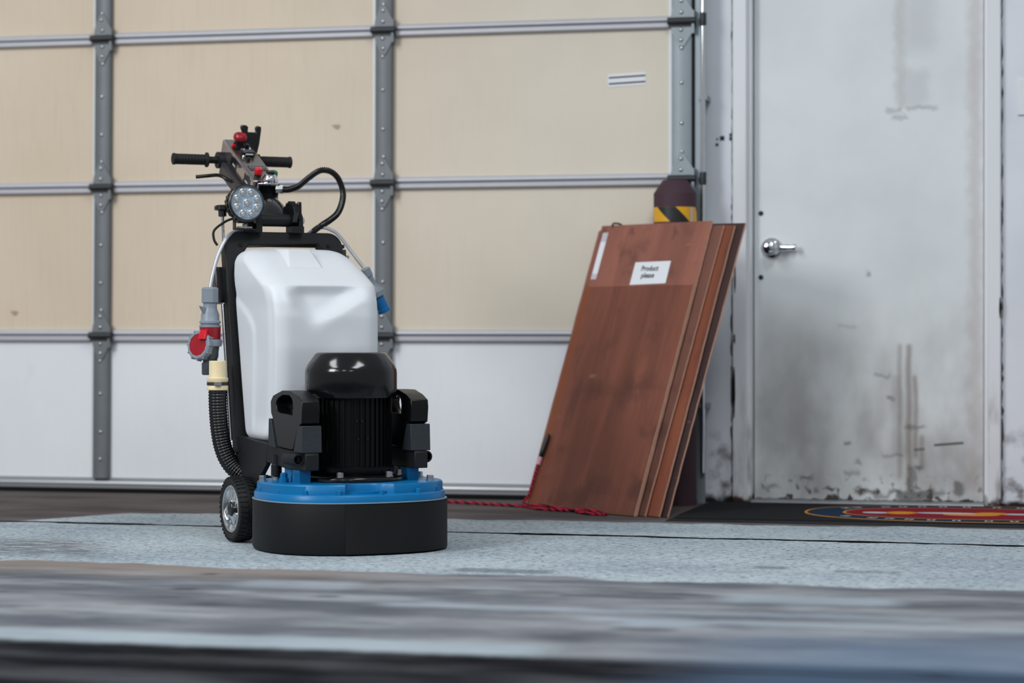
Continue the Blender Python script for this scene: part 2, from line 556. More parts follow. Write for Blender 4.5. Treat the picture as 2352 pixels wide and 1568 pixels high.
def m_wood(name, a, b, edge, upper=None):
    k = NT(name, 0.55, 0, 0.35)
    u, w, v = k.xyz()
    g = k.noise(9, (1, 1, .12), 5, .6, .6)
    c = k.mix(k.step(g, .3, .7), lin(a), lin(b))
    c = k.mix(k.math('MULTIPLY', k.step(k.noise(70, (1, 1, .04), 3), .45, .75), .35), c, lin(tuple(q * .72 for q in a)))
    c = k.mix(k.math('MULTIPLY', k.step(k.noise(5.5, None, 4), .50, .70), .72), c, lin(tuple(q * .62 for q in a)))
    c = k.mix(k.math('MULTIPLY', k.step(k.noise(13, (1, 1, .6), 3), .62, .74), .65), c, lin((84, 56, 54)))
    c = k.mix(k.math('MULTIPLY', k.step(k.noise(24, (.35, 1, 1), 3), .68, .78), .4), c, lin((168, 120, 106)))
    if edge:
        c = k.mix(k.math('MULTIPLY', k.step(u, .03, .05, 1, 0), .8), c, lin(edge))
    k.bump(g, 0.08, 0.002)
    return k.col(c)


M['wood_a'] = m_wood('worn_red_plywood', (130, 76, 60), (104, 60, 47), (130, 72, 46))
M['wood_b'] = m_wood('pale_red_plywood', (154, 98, 83), (130, 81, 68), None)
M['wood_d'] = m_wood('pinkish_shaded_plywood', (118, 78, 66), (98, 64, 54), None)  # pinkish sheet, darkened to paint the shadow beside the front sheets
M['wood_e'] = m_wood('maroon_plywood', (64, 42, 42), (54, 36, 36), None)  # maroon, darkened further to stand for the shadow on this sheet
M['wood_c'] = m_wood('orange_plywood', (132, 74, 52), (110, 58, 42), None)


def m_rope():
    k = NT('red_black_braid', 0.8, 0, 0.2)
    w = k.n('ShaderNodeTexWave', wave_type='BANDS', bands_direction='DIAGONAL')
    w.inputs['Scale'].default_value = 30
    w.inputs['Distortion'].default_value = 1.5
    k.link(k.oc(), w.inputs['Vector'])
    return k.col(k.mix(k.step(w.outputs['Fac'], .35, .6), lin((40, 24, 32)), lin((190, 34, 62))))


M['rope'] = m_rope()
M['pink'] = plain('pink_whipping', (214, 150, 170), 0.7)

# ------------------------------------------------------------------ floor
floor = tag(empty('floor'), 'stained concrete floor in bands of pale blue grey and dark grey', 'floor', None, 'structure')


def wob(x, s, a):
    return a * (math.sin(x * 7.1 * s + s) + .6 * math.sin(x * 17.3 * s + 2) + .4 * math.sin(x * 41.7 * s) + random.uniform(-.5, .5))


def joint(x):                                   # centre line of the open joint
    return -2.035 + (-1.45 - .125 * (x + 3.8) / 3.5 + 2.035)


xs = [-9 + .04 * i for i in range(int(13 / .04) + 1)]
back_edge = [(x, joint(x) + .026 + wob(x, 1.0, .009)) for x in xs]
front_edge = [(x, joint(x) - .026 + wob(x, 1.7, .009)) for x in xs]


def slab_strip(pairs_a, pairs_b, z=0.0, th=.12):
    m = MB()
    n = len(pairs_a)
    vs = [(a[0], a[1], z) for a in pairs_a] + [(b[0], b[1], z) for b in pairs_b]
    vs += [(a[0], a[1], z - th) for a in pairs_a] + [(b[0], b[1], z - th) for b in pairs_b]
    fs = []
    for i in range(n - 1):
        fs += [(i, i + 1, n + i + 1, n + i), (2 * n + i, 3 * n + i, 3 * n + i + 1, 2 * n + i + 1),
               (i, 2 * n + i, 2 * n + i + 1, i + 1), (n + i, n + i + 1, 3 * n + i + 1, 3 * n + i)]
    fs += [(0, n, 3 * n, 2 * n), (n - 1, 3 * n - 1, 4 * n - 1, 2 * n - 1)]
    m.add(vs, fs)
    m.mi = [1 if max(vs[q][2] for q in f_) - min(vs[q][2] for q in f_) > .05 else 0 for f_ in fs]   # broken edges are dark
    return m


slab_strip(back_edge, [(x, 1.2) for x in xs]).build('concrete_slab', [M['floor'], M['dark_gap']], floor)
slab_strip([(x, -4.53 + wob(x, 1.3, .003)) for x in xs], front_edge).build('concrete_slab', [M['floor'], M['dark_gap']], floor)
slab_strip([(x, -16) for x in xs], [(x, -4.536 + wob(x, 1.3, .003)) for x in xs], -.002).build('concrete_slab', [M['floor'], M['dark_gap']], floor)
m = MB()
m.box(-9, 4, -1.85, -1.2, -.125, -.035)
m.build('joint_filler', M['dark_gap'], floor)

# ------------------------------------------------------------------ garage door
gdoor = tag(empty('door_1'), 'tan panelled overhead garage door with white bottom section', 'garage door', None, 'structure')
JZ = [0.045, 0.652, 1.266, 1.881, 2.492]
SX = [(-6.496, -6.429), (-5.283, -5.216), (-4.072, -4.004), (-2.858, -2.789), (-1.648, -1.569)]
LEAN = [0, 0, .012, .006, 0]
for i in range(4):
    x0, x1 = SX[i][1] - .03, SX[i + 1][0] + .03
    for j in range(4):
        mb = MB().box(x0, x1, .016, .045, JZ[j] + .014, JZ[j + 1] - .014)
        p = mb.build('section_panel', M['white_panel'] if j == 0 else M['tan'], gdoor)
        if j == 0: p['label'] = 'smooth white bottom panel'
    for j in range(1, 5):
        z = JZ[j]
        r = MB()
        # two rolled edges that meet in a dark joint
        r.prism([(0.02, .003), (.004, .003), (-.002, .007), (-.002, .015), (.003, .020), (.006, .0245), (.02, .0245)], (x0, 0, z), (0, 1, 0), (0, 0, 1), (1, 0, 0), 0, x1 - x0)
        r.prism([(0.02, -.002), (.000, -.002), (-.006, -.006), (-.006, -.019), (.002, -.0255), (.02, -.0255)], (x0, 0, z), (0, 1, 0), (0, 0, 1), (1, 0, 0), 0, x1 - x0)
        r.build('rail', M['rail'], gdoor, smooth=50)
        MB().box(x0, x1, .004, .022, z - .004, z + .005).build('joint_seal', M['joint_grey'], gdoor)
# bottom rail and rubber seal
b = MB()
b.prism([(.03, .062), (.010, .062), (.000, .050), (-.004, .046), (-.004, .036), (.004, .033), (.004, .030), (-.008, .027), (-.008, .020), (.03, .020)], (-6.6, 0, 0), (0, 1, 0), (0, 0, 1), (1, 0, 0), 0, 5.05)
b.build('bottom_rail', M['rail_bright'], gdoor, smooth=50)
b = MB()
b.prism([(.035, .020), (-.002, .020), (-.008, .012), (-.004, .001), (.035, .001)], (-6.6, 0, 0), (0, 1, 0), (0, 0, 1), (1, 0, 0), 0, 5.05)
b.build('bottom_seal', M['dark_gap'], gdoor)

bolt_me = MB().lathe([(.0085, 0), (.0085, .002), (.006, .0055), (.003, .007)], (0, 0, 0), (0, -1, 0), 10).build('bolt', M['zinc'], gdoor)
bolt_proto = bolt_me.data
bpy.data.objects.remove(bolt_me)


def bolt_at(x, y, z, parent, name='bolt'):
    o = bpy.data.objects.new(name, bolt_proto)
    COL.objects.link(o)
    o.parent = parent
    o.location = (x, y, z)
    return o


for i, (x0, x1) in enumerate(SX[1:], 1):
    ln = LEAN[i]
    cx = (x0 + x1) / 2
    for j in range(4):
        za, zb = (JZ[j] + .026 if j else .060), JZ[j + 1] - .026
        sa, sb = (za - 1.881) * ln / 1.8, (zb - 1.881) * ln / 1.8
        s = MB()
        prof = [(x0, -.010), (x0 + .004, -.014), (x1 - .004, -.014), (x1, -.010), (x1, .02), (x0, .02)]
        s.loft([[(px + sa, py, za) for px, py in prof], [(px + sb, py, zb) for px, py in prof]])
        st = s.build('stile', M['steel'] if i == 4 else M['stile_shaded'], gdoor, smooth=50)
        hgt = zb - za
        for f in (.14, .34, .62, .86):
            bolt_at(cx + sa + (sb - sa) * f + random.uniform(-.003, .003), -.013, za + hgt * f, st)
    # pale flange beside the stile
    fl = MB()
    s0, s1 = (0.06 - 1.881) * ln / 1.8, (2.49 - 1.881) * ln / 1.8
    fl.hexa([(x0 - .016 + s0, .010, .062), (x0 + s0, .010, .062), (x0 + s0, .02, .062), (x0 - .016 + s0, .02, .062),
             (x0 - .016 + s1, .010, 2.49), (x0 + s1, .010, 2.49), (x0 + s1, .02, 2.49), (x0 - .016 + s1, .02, 2.49)])
    fl.build('flange', M['white_paint'], gdoor)
    for j in range(1, 5):
        z = JZ[j]
        s = (z - 1.881) * ln / 1.8
        h = MB()
        X0, X1 = x0 - .008 + s, x1 + .008 + s
        c = (X0 + X1) / 2
        for sg in (1, -1):       # two tapering leaves
            h.prism([(X0 + .006, sg * .014), (X1 - .002, sg * .014), (X1 - .004, sg * .045), (c + .010, sg * .098), (c - .010, sg * .098), (X0 + .010, sg * .045)],
                    (0, 0, z), (1, 0, 0), (0, 0, 1), (0, 1, 0), -.021, -.015)
        # side ears
        h.box(X1 - .006, X1 + .004, -.03, .004, z - .05, z + .04)
        hg = h.build('hinge', M['steel'] if i == 4 else M['stile_shaded'], gdoor)
        kn = MB().cyl((X0 - .006, -.026, z), (X1 + .010, -.026, z), .0135, n=14)
        kn.box(X0 - .004, X1 + .008, -.022, .0, z - .024, z + .014)
        kn.build('knuckle', M['hinge_dark'], hg)
        for dz in (.034, .078, -.034, -.074):
            bolt_at(c + random.uniform(-.002, .002), -.020, z + dz, hg)
# vertical track beside the door
t = MB()
t.prism([(-1.560, .10), (-1.560, .0), (-1.553, -.004), (-1.520, -.004), (-1.520, .022), (-1.524, .022), (-1.524, .002), (-1.552, .002), (-1.552, .10)], (0, 0, 0), (1, 0, 0), (0, 1, 0), (0, 0, 1), .0, 2.6)
t.build('track', M['steel'], gdoor)
t = MB().box(-1.569, -1.560, -.006, .03, .02, 2.5)
t.build('edge_gap', M['dark_gap'], gdoor)
# slotted sticker on the end panel
s = MB()
o, ex, ez = (-1.908, .016, 1.632), Vector((1, 0, .045)), Vector((0, 0, 1))
s.obox(o, ex, (0, -1, 0), ez, 0, .152, 0, .002, 0, .05)
stk = s.build('sticker', M['white_paint'], gdoor, bevel=.0008)
stk['label'] = 'white sticker with two dark lines'
for zz in (.010, .034):
    MB().obox(o, ex, (0, -1, 0), ez, .004, .150, .001, .003, zz, zz + .006).build('slot', M['ink'], stk)
# two small dents with peeled skin on the tan boards
for (dx, dz) in ((-4.447, .747), (-3.031, 1.5)):
    d = MB()
    d.add([(dx - .022, .0155, dz + .006), (dx + .004, .010, dz + .008), (dx + .018, .0150, dz + .004), (dx + .008, .0155, dz - .014), (dx - .006, .013, dz - .008)],
          [(0, 1, 4), (1, 2, 3), (1, 3, 4)])
    d.build('torn_skin', M['torn'], gdoor)

# ------------------------------------------------------------------ back wall, man door
w = MB()
WY0, WY1 = .12, .27
WSH = -.05               # the wall face stands 7 cm behind the garage door face
w.box(-1.56, -1.405, WY0, WY1, 0, 3.4)
w.box(-.395, 3.2, WY0, WY1, 0, 3.4)
w.box(-1.405, -.395, WY0, WY1, 2.14, 3.4)
w.box(-9.0, -6.55, WY0, WY1, 0, 3.4)
w.box(-6.55, -1.56, WY0, WY1, 2.5, 3.4)
wallo = w.build('wall_back', M['wall'])
wallo.location.y = WSH
tag(wallo, 'grubby pale painted wall around the metal door', 'wall', None, 'structure')

fr = tag(empty('trim_1', (0, WSH, 0)), 'scuffed white steel door frame with dark cracked joints', 'door frame', None, 'structure')
fr_l = MB().prism([(-1.418, .125), (-1.418, .098), (-1.414, .094), (-1.366, .094), (-1.362, .098), (-1.362, .112), (-1.356, .116), (-1.348, .116), (-1.345, .119), (-1.345, .24), (-1.418, .24)],
                  (0, 0, 0), (1, 0, 0), (0, 1, 0), (0, 0, 1), .004, 2.0745)
fr_l.build('jamb', M['frame_paint'], fr)
fr_r = MB().prism([(-.452, .24), (-.452, .118), (-.447, .114), (-.440, .114), (-.436, .110), (-.436, .098), (-.432, .094), (-.392, .094), (-.388, .098), (-.388, .24)],
                  (0, 0, 0), (1, 0, 0), (0, 1, 0), (0, 0, 1), .004, 2.0745)
fr_r.build('jamb', M['frame_paint'], fr)
MB().box(-1.418, -.388, .094, .24, 2.075, 2.15).build('head_jamb', M['frame_paint'], fr)


def crack(x, z0, z1, w0, seed, y=.0925):
    """irregular open joint between frame and wall, as a thin raised bead of dark sealant"""
    rnd = random.Random(seed)
    vs, fs = [], []
    z, k = z0, 0
    while z < z1:
        ww = max(.0006, w0 * rnd.uniform(.1, 1.0) ** 1.6 * (1.2 if z < .8 else .7))
        xx = x + rnd.uniform(-.002, .002)
        vs += [(xx - ww, y + .004, z), (xx, y, z), (xx + ww, y + .004, z)]
        if k:
            b = 3 * (k - 1)
            fs += [(b, b + 1, b + 4, b + 3), (b + 1, b + 2, b + 5, b + 4)]
        k += 1
        z += rnd.uniform(.012, .03)
    mm = MB()
    mm.add(vs, fs)
    return mm


M['sealant'] = plain('old_grey_sealant', (74, 80, 84), 0.8, 0, 0.5, 12)
crack(-1.4225, .02, 2.1, .0062, 3, .114).build('cracked_sealant', M['sealant'], fr)
crack(-.385, .02, 2.1, .0062, 8, .114).build('cracked_sealant', M['sealant'], fr)
# two long chips where the paint has come off the left joint
for (xx, z0, z1, ww) in ((-1.412, .33, .53, .006), (-1.408, .82, .93, .004), (-1.41, .62, .66, .004), (-.391, .72, .80, .004)):
    ch = MB()
    n = 10
    vs = []
    for i in range(n + 1):
        f = i / n
        a = ww * math.sin(math.pi * min(max(f, .03), .97)) ** .5 * random.uniform(.7, 1.1)
        zz = z0 + (z1 - z0) * f
        vs += [(xx - a, .0935, zz), (xx + a, .0935, zz), (xx - a, .097, zz), (xx + a, .097, zz)]
    fs = []
    for i in range(n):
        b0 = 4 * i
        fs += [(b0, b0 + 1, b0 + 5, b0 + 4), (b0 + 2, b0 + 6, b0 + 7, b0 + 3), (b0, b0 + 4, b0 + 6, b0 + 2), (b0 + 1, b0 + 3, b0 + 7, b0 + 5)]
    ch.add(vs, fs)
    ch.build('paint_chip', M['dark_gap'], fr)

door = tag(empty('door_2', (0, WSH, 0)), 'stained off-white metal door with a chrome knob', 'door', None, 'structure')
MB().box(-1.341, -.456, .160, .205, .014, 2.07).build('door_leaf', M['slab'], door, bevel=.002)
# knob
kb = MB()
kb.lathe([(.043, 0), (.043, .004), (.040, .010), (.030, .016), (.017, .020), (.013, .024), (.013, .040), (.020, .046), (.0275, .056), (.0285, .066), (.026, .074), (.018, .078), (.004, .079)],
         (-1.272, .160, .995), (0, -1, 0), 40)
knob = kb.build('knob', M['chrome'], door, smooth=60)
lv = MB()
lv.lathe([(.0125, 0), (.0125, .028), (.0095, .03), (.0095, .047), (.013, .049), (.0135, .058), (.011, .062), (.003, .063)], (-1.232, .140, .997), (1, -.25, 0), 24)
lv.build('knob_stem', M['chrome'], knob, smooth=50)
for zz in (1.133, .882):
    MB().lathe([(.0095, 0), (.0095, .003), (.007, .004), (.003, .0045)], (-1.315, .160, zz), (0, -1, 0), 16).build('plug', M['ink'], door)
th = MB().prism([(.085, .0), (.09, .008), (.11, .014), (.15, .014), (.16, .010), (.16, 0)], (-1.345, 0, 0), (0, 1, 0), (0, 0, 1), (1, 0, 0), 0, .893)
th.build('threshold', M['rail_bright'], door)

# wall plate at the right hand side
sp = MB().box(-.326, -.245, .060, .072, 1.494, 1.632)
o = tag(sp.build('wall_plate', M['white_paint'], None, bevel=.003), 'blank white cover plate on the wall right of the door', 'wall plate')
MB().lathe([(.004, 0), (.004, .001), (.002, .002)], (-.285, .060, 1.60), (0, -1, 0), 10).build('screw', M['zinc'], o)
MB().box(-.296, -.275, .054, .062, 1.548, 1.580).build('rocker', M['white_paint'], o, bevel=.002)

# conduit running down beside the track
cd = empty('conduit_pipe', (-1.523, -.022, 0.12))
tag(cd, 'shiny steel conduit pipe running down beside the garage door track', 'pipe')
MB().cyl((0, 0, 0), (0, 0, 2.6), .0085, n=16).build('pipe', M['chrome'], cd)
for z in (1.12, 1.74):
    MB().lathe([(.0125, 0), (.0135, .006), (.0135, .044), (.0125, .05)], (0, 0, z), (0, 0, 1), 16).build('coupling', M['hinge_dark'], cd)
for z in (.25, 1.45, 2.3):
    MB().box(-.016, .016, -.004, .092, z, z + .02).build('strap', M['steel'], cd, bevel=.002)

# ------------------------------------------------------------------ bollard
bo = empty('bollard', (-1.620, -.098, 0))
tag(bo, 'maroon steel bollard with yellow and black hazard tape behind the plywood', 'bollard')
MB().lathe([(.083, 0), (.083, 1.202), (.0825, 1.204), (.050, 1.252), (.046, 1.255), (.01, 1.256)], (0, 0, 0), (0, 0, 1), 48).build('post', M['maroon'], bo, smooth=22)


def band(z0, z1, a0, a1, slant, r, n=24, rows=8):
    """curved patch on the post, slanted along the angle"""
    mm = MB()
    vs, fs = [], []
    for q in range(rows + 1):
        for i in range(n + 1):
            a = a0 + (a1 - a0) * i / n + slant * q / rows
            vs.append((r * math.cos(a), r * math.sin(a), z0 + (z1 - z0) * q / rows))
    for q in range(rows):
        for i in range(n):
            b0 = q * (n + 1) + i
            fs.append((b0, b0 + 1, b0 + n + 2, b0 + n + 1))
    mm.add(vs, fs)
    return mm


MB().lathe([(.0832, 1.092), (.0842, 1.092), (.0842, 1.149), (.0832, 1.149)], (0, 0, 0), (0, 0, 1), 48).build('hazard_tape', M['yellow'], bo)
for k in range(3):
    a = R(-93 + 120 * k)
    band(1.0922, 1.1488, a, a + R(54), -R(40), .0848).build('stripe', M['blacktape'], bo)
band(1.093, 1.148, R(-36), R(-29), 0, .0853, 6).build('tape_seam', M['tape'], bo)

# ------------------------------------------------------------------ plywood sheets
e3 = Vector((.807, -.590, 0)).normalized()
n3 = Vector((.590, .807, 0)).normalized()
lean = math.atan2(.387, 1.075)
v3 = n3 * math.sin(lean) + Vector((0, 0, 1)) * math.cos(lean)
w3 = n3 * math.cos(lean) - Vector((0, 0, 1)) * math.sin(lean)     # towards the wall
P0 = Vector((-2.146, -.386, 0))


def sheet(u0, u1, H, db, dt, th, mats, label, notch=False, twist=0.0):
    """a leaning sheet; local x along the bottom edge, local z up the slope, local y towards the wall.
    db, dt: distance behind the frontmost sheet at the floor and near the top"""
    ln = math.atan2(.389 + dt - db, 1.08)
    vv = n3 * math.sin(ln) + Vector((0, 0, 1)) * math.cos(ln)
    ww = n3 * math.cos(ln) - Vector((0, 0, 1)) * math.sin(ln)
    mb = MB()
    rnd = random.Random(int(db * 1000) + 5)
    W = u1 - u0
    n = 24
    L = [(0 + rnd.uniform(-.0012, .0012), H * i / n) for i in range(n + 1)]
    Rr = [(W + rnd.uniform(-.0012, .0012), H * (n - i) / n) for i in range(n + 1)]
    if notch:
        L[-1] = (.012, H)
        L[-2] = (.012, H - .02)
        L[-3] = (.0, H - .022)
    poly = L + Rr
    N = len(poly)
    vs = [(a, 0, b) for a, b in poly] + [(a, th, b) for a, b in poly]
    mb.add(vs, [tuple(range(N))], 0)
    mb.f.append(tuple(range(2 * N - 1, N - 1, -1))); mb.mi.append(0)
    for i in range(N):
        j = (i + 1) % N
        mb.f.append((i, N + i, N + j, j)); mb.mi.append(1)
    o = mb.build('plywood_sheet', mats, None, smooth=20)
    B = Matrix((e3, ww, vv)).transposed() @ Matrix.Rotation(twist, 3, 'Y')
    M4 = B.to_4x4()
    M4.translation = P0 + e3 * u0 + n3 * db + vv * (W * math.sin(twist)) + Vector((0, 0, th * math.sin(ln) + .001))
    o.matrix_world = M4
    tag(o, label, 'plywood sheet', 'plywood sheets leaning on the bollard')
    return o


sA = sheet(.004, .604, .892, 0.0, 0.0, .009, [M['wood_a'], M['wood_edge']], 'shortest dark red-brown plywood sheet, frontmost of the leaning stack')
sB = sheet(-.020, .600, 1.146, .013, .012, .009, [M['wood_b'], M['wood_edge']], 'taller pale red plywood sheet bearing the white paper notice and tape strip', notch=True)
sC = sheet(.0, .632, 1.128, .027, .026, .008, [M['wood_d'], M['wood_edge']], 'pinkish plywood sheet darkened to stand for shade, directly behind the one with the paper notice', twist=.020)
sD = sheet(-.050, .690, 1.125, .042, .039, .009, [M['wood_c'], M['wood_edge']], 'orange-brown plywood sheet in the leaning stack, fourth from the front', twist=.006)
sE = sheet(.02, .716, 1.132, .060, .052, .008, [M['wood_e'], M['wood_edge']], 'dark maroon plywood sheet at the back of the stack, touching the bollard', twist=.018)
# notice and tape on sheet B (local coords)
nt = MB().hexa([(.262, -.0012, .896), (.458, -.0012, .900), (.458, .0, .900), (.262, 0, .896), (.262, -.0012, .988), (.456, -.0012, .990), (.456, 0, .990), (.262, 0, .988)])
nt = nt.build('paper_notice', M['paper'], sB)
nt['label'] = 'white paper notice with two dark words'


def text(s, size, loc, rot, mat, parent, name='lettering', bold=.0):
    c = bpy.data.curves.new(name, 'FONT')
    c.body = s
    c.size = size
    c.align_x = 'CENTER'
    c.extrude = .0002
    c.offset = bold
    tmp = bpy.data.objects.new('tmp', c)
    COL.objects.link(tmp)
    me = bpy.data.meshes.new_from_object(tmp.evaluated_get(bpy.context.evaluated_depsgraph_get()))
    bpy.data.objects.remove(tmp)
    me.materials.clear()
    me.materials.append(mat)
    o = bpy.data.objects.new(name, me)
    COL.objects.link(o)
    o.parent = parent
    o.location = loc
    o.rotation_euler = rot
    return o


text('Product', .029, (.352, -.0016, .952), (R(90), 0, 0), M['ink'], nt, bold=.0006)
text('please', .029, (.350, -.0016, .924), (R(90), 0, 0), M['ink'], nt, bold=.0006)
tp = MB().box(.030, .060, -.0012, .0, .922, 1.116).build('tape_strip', M['paper'], sB)
MB().box(.030, .060, -.0016, -.0012, 1.078, 1.116).build('tape_end', M['tape'], tp)
MB().box(.030, .060, -.0016, -.0012, .922, .945).build('tape_end', M['tape'], tp)
# wire clip on the top edge
cl = MB().tube(spline([(.075, -.003, 1.140), (.08, -.004, 1.152), (.10, .004, 1.154), (.115, .008, 1.149)], 6), .004, 8)
cl.build('clip', M['black_plastic'], sB)

# ------------------------------------------------------------------ rope
ro = empty('braided_rope', (-2.0, -.5, 0))
tag(ro, 'red and black braided rope looped along the floor at the plywood foot', 'rope')
O = Vector((-2.0, -.5, 0))
def foot(t, d, z=.007):                       # beside the foot of the front sheet
    p = P0 + e3 * t - n3 * d
    return (p.x, p.y, z)


pts = [(-2.95, -.10, .007), (-2.7, -.17, .007), (-2.506, -.236, .007), (-2.36, -.31, .007), foot(-.05, .03), foot(.06, .035), foot(.16, .06), foot(.24, .045),
       foot(.30, .022), foot(.36, .05), foot(.44, .075), foot(.50, .055), foot(.47, .022), foot(.38, .030, .014), foot(.28, .026, .009), foot(.14, .024, .016), foot(.05, .022, .012), foot(.010, .020, .02)]
for vv in (.05, .12, .17):
    p = P0 + e3 * (.012 + .06 * vv) + v3 * vv - w3 * .013
    pts.append(tuple(p))
path = resample(spline([Vector(p) - O for p in pts], 10), .006)
MB().tube(path, .0058, 8, rfun=lambda i, k: .0056 * (1 + .16 * math.cos(2 * math.pi * (i / 5.0) + k * math.pi / 2))).build('cord', M['rope'], ro)
q0 = P0 + e3 * .022 + v3 * .168 - w3 * .014 - O
q1 = P0 + e3 * .025 + v3 * .198 - w3 * .014 - O
q2 = P0 + e3 * .036 + v3 * .292 - w3 * .014 - O
MB().cyl(q0, q1, .0085, n=12).build('whipping', M['pink'], ro)
MB().lathe([(.006, 0), (.0095, .006), (.0105, .03), (.0098, .07), (.0075, (q2 - q1).length - .004), (.003, (q2 - q1).length)], q1, q2 - q1, 14).build('grip', M['black_plastic'], ro)

# ------------------------------------------------------------------ floor mat
mt = empty('floor_mat', (-.45, -.47, 0))
tag(mt, 'black rubber-edged floor mat with red and navy oval emblem before the door', 'mat')
X0, X1, Y0, Y1 = -1.065, 1.1, -.434, .43
MB().loft([[(X0, Y0, .001), (X1, Y0, .001), (X1, Y1, .001), (X0, Y1, .001)],
           [(X0 + .012, Y0 + .010, .008), (X1 - .012, Y0 + .010, .008), (X1 - .012, Y1 - .01, .008), (X0 + .012, Y1 - .01, .008)]]).build('rubber_edge', M['black_rubber'], mt)
MB().box(X0 + .03, X1 - .03, Y0 + .028, Y1 - .028, .006, .0125).build('carpet_pile', M['mat_black'], mt, bevel=.002)


def oval(a0, b0, a1, b1, z, name, mat, cx=0., cy=-.0, n=96, e=2.3):
    P = lambda a, b, t: (cx + a * abs(math.cos(t)) ** (2 / e) * (1 if math.cos(t) > 0 else -1), cy + b * abs(math.sin(t)) ** (2 / e) * (1 if math.sin(t) > 0 else -1))
    mm = MB()
    T = [2 * math.pi * i / n for i in range(n)]
    if a1 > 0:
        mm.plate([P(a0, b0, t) for t in T], [P(a1, b1, t) for t in T], (0, 0, z), (1, 0, 0), (0, 1, 0), (0, 0, 1), -.001, .0006)
    else:
        mm.prism([P(a0, b0, t) for t in T], (0, 0, z), (1, 0, 0), (0, 1, 0), (0, 0, 1), -.001, .0006)
    return mm.build(name, mat, mt)


oval(.62, .385, .611, .377, .0130, 'outer_ring', M['mat_yellow'])
oval(.611, .377, .482, .266, .0129, 'navy_ring', M['navy'])
oval(.482, .266, .472, .257, .0131, 'inner_ring', M['mat_yellow'])
emb = oval(.475, .257, 0, 0, .0129, 'red_field', M['mat_red'])
# generic crest: pale wings, yellow globe and scroll pieces
oval(.10, .055, 0, 0, .0134, 'globe', M['mat_yellow'], -.02, -.05, 24, 2)
oval(.12, .030, 0, 0, .0136, 'wing', M['mat_white'], -.10, .0, 24, 2)
oval(.10, .026, 0, 0, .0138, 'wing', M['mat_white'], .15, .0, 24, 2)
oval(.055, .06, 0, 0, .0139, 'wing_tip', M['mat_yellow'], -.27, -.02, 24, 2)
oval(.06, .05, 0, 0, .0140, 'wing_tip', M['mat_yellow'], .05, .01, 24, 2)
oval(.05, .03, 0, 0, .0138, 'anchor_fluke', M['mat_white'], -.36, -.03, 24, 2)
oval(.10, .045, 0, 0, .0137, 'scroll', M['mat_yellow'], .30, .06, 24, 2)
# blurred lettering around the navy ring, as small pale strokes
lt = MB()
for i in range(44):
    t = 2 * math.pi * (i + .5) / 44
    if i % 11 == 5 or abs(i - 22) < 4: continue
    cxx, cyy = .548 * abs(math.cos(t)) ** (2 / 2.3) * (1 if math.cos(t) > 0 else -1), .322 * abs(math.sin(t)) ** (2 / 2.3) * (1 if math.sin(t) > 0 else -1)
    rad = Vector((math.cos(t), math.sin(t) * 1.6, 0)).normalized()
    tan = Vector((-rad.y, rad.x, 0))
    lt.obox((cxx, cyy, .0135), tan, rad, (0, 0, 1), -.014, -.006, -.016, .016, -.0005, .0004)
    lt.obox((cxx, cyy, .0135), tan, rad, (0, 0, 1), .006, .014, -.016, .016, -.0005, .0004)
    lt.obox((cxx, cyy, .0135), tan, rad, (0, 0, 1), -.006, .006, (-.003, .009, -.016)[i % 3], (.004, .016, -.009)[i % 3], -.0005, .0004)
lt.build('lettering', M['mat_white'], mt)['kind'] = 'stuff'

# ================================================================== floor grinder
G = empty('floor_grinder', (-2.290, -2.149, 0), R(39.8))
tag(G, 'black and blue walk-behind concrete floor grinder with white water tank', 'floor grinder')


def superell(a, b, n, N=120, cx=0., cy=0.):
    o = []
    for i in range(N):
        t = 2 * math.pi * i / N
        ct, st = math.cos(t), math.sin(t)
        o.append((cx + a * abs(ct) ** (2 / n) * (1 if ct > 0 else -1), cy + b * abs(st) ** (2 / n) * (1 if st > 0 else -1)))
    return o


def ring(a, b, n, z, N=120, cx=.003, cy=0.):
    return [(x, y, z) for x, y in superell(a, b, n, N, cx, cy)]


A, Bb, EX = .296, .272, 2.35
# --- dust shroud
s = MB()
s.loft([ring(A - .004, Bb - .004, EX, .004), ring(A, Bb, EX, .012), ring(A, Bb, EX, .150), ring(A - .002, Bb - .002, EX, .1575), ring(A - .006, Bb - .006, EX, .158)])
shroud = s.build('shroud', M['black_matte'], G, smooth=50)
# overlapping flap whose end shows as a seam
fl = superell(A + .0025, Bb + .0025, EX, 360, .003, 0)
fi = superell(A + .0003, Bb + .0003, EX, 360, .003, 0)
idx = [i for i in range(360) if 250 <= i <= 345]
f = MB()
vs, fs = [], []
for i in idx:
    for (px, py), zz in ((fl[i], .006), (fl[i], .1535), (fi[i], .006), (fi[i], .1535)):
        vs.append((px, py, zz))
for k in range(len(idx) - 1):
    a = 4 * k
    fs += [(a, a + 4, a + 5, a + 1), (a + 2, a + 3, a + 7, a + 6), (a + 1, a + 5, a + 7, a + 3), (a, a + 2, a + 6, a + 4)]
fs += [(0, 1, 3, 2), (4 * len(idx) - 4, 4 * len(idx) - 2, 4 * len(idx) - 1, 4 * len(idx) - 3)]
f.add(vs, fs)
f.build('shroud_flap', M['black_matte'], G, smooth=50)
# thin bright lip at the top of the skirt
MB().loft([ring(A + .001, Bb + .001, EX, .1565), ring(A + .0015, Bb + .0015, EX, .158), ring(A - .001, Bb - .001, EX, .1595)]).build('shroud_lip', M['grey_plastic'], G, smooth=60)
# --- blue gearbox housing
s = MB()
s.loft([ring(A - .005, Bb - .005, EX, .156), ring(A - .005, Bb - .005, EX, .178), ring(A - .009, Bb - .009, EX, .1825), ring(A - .03, Bb - .03, EX, .1835)])
hs = s.build('gearbox_flange', M['blue'], G, smooth=50)


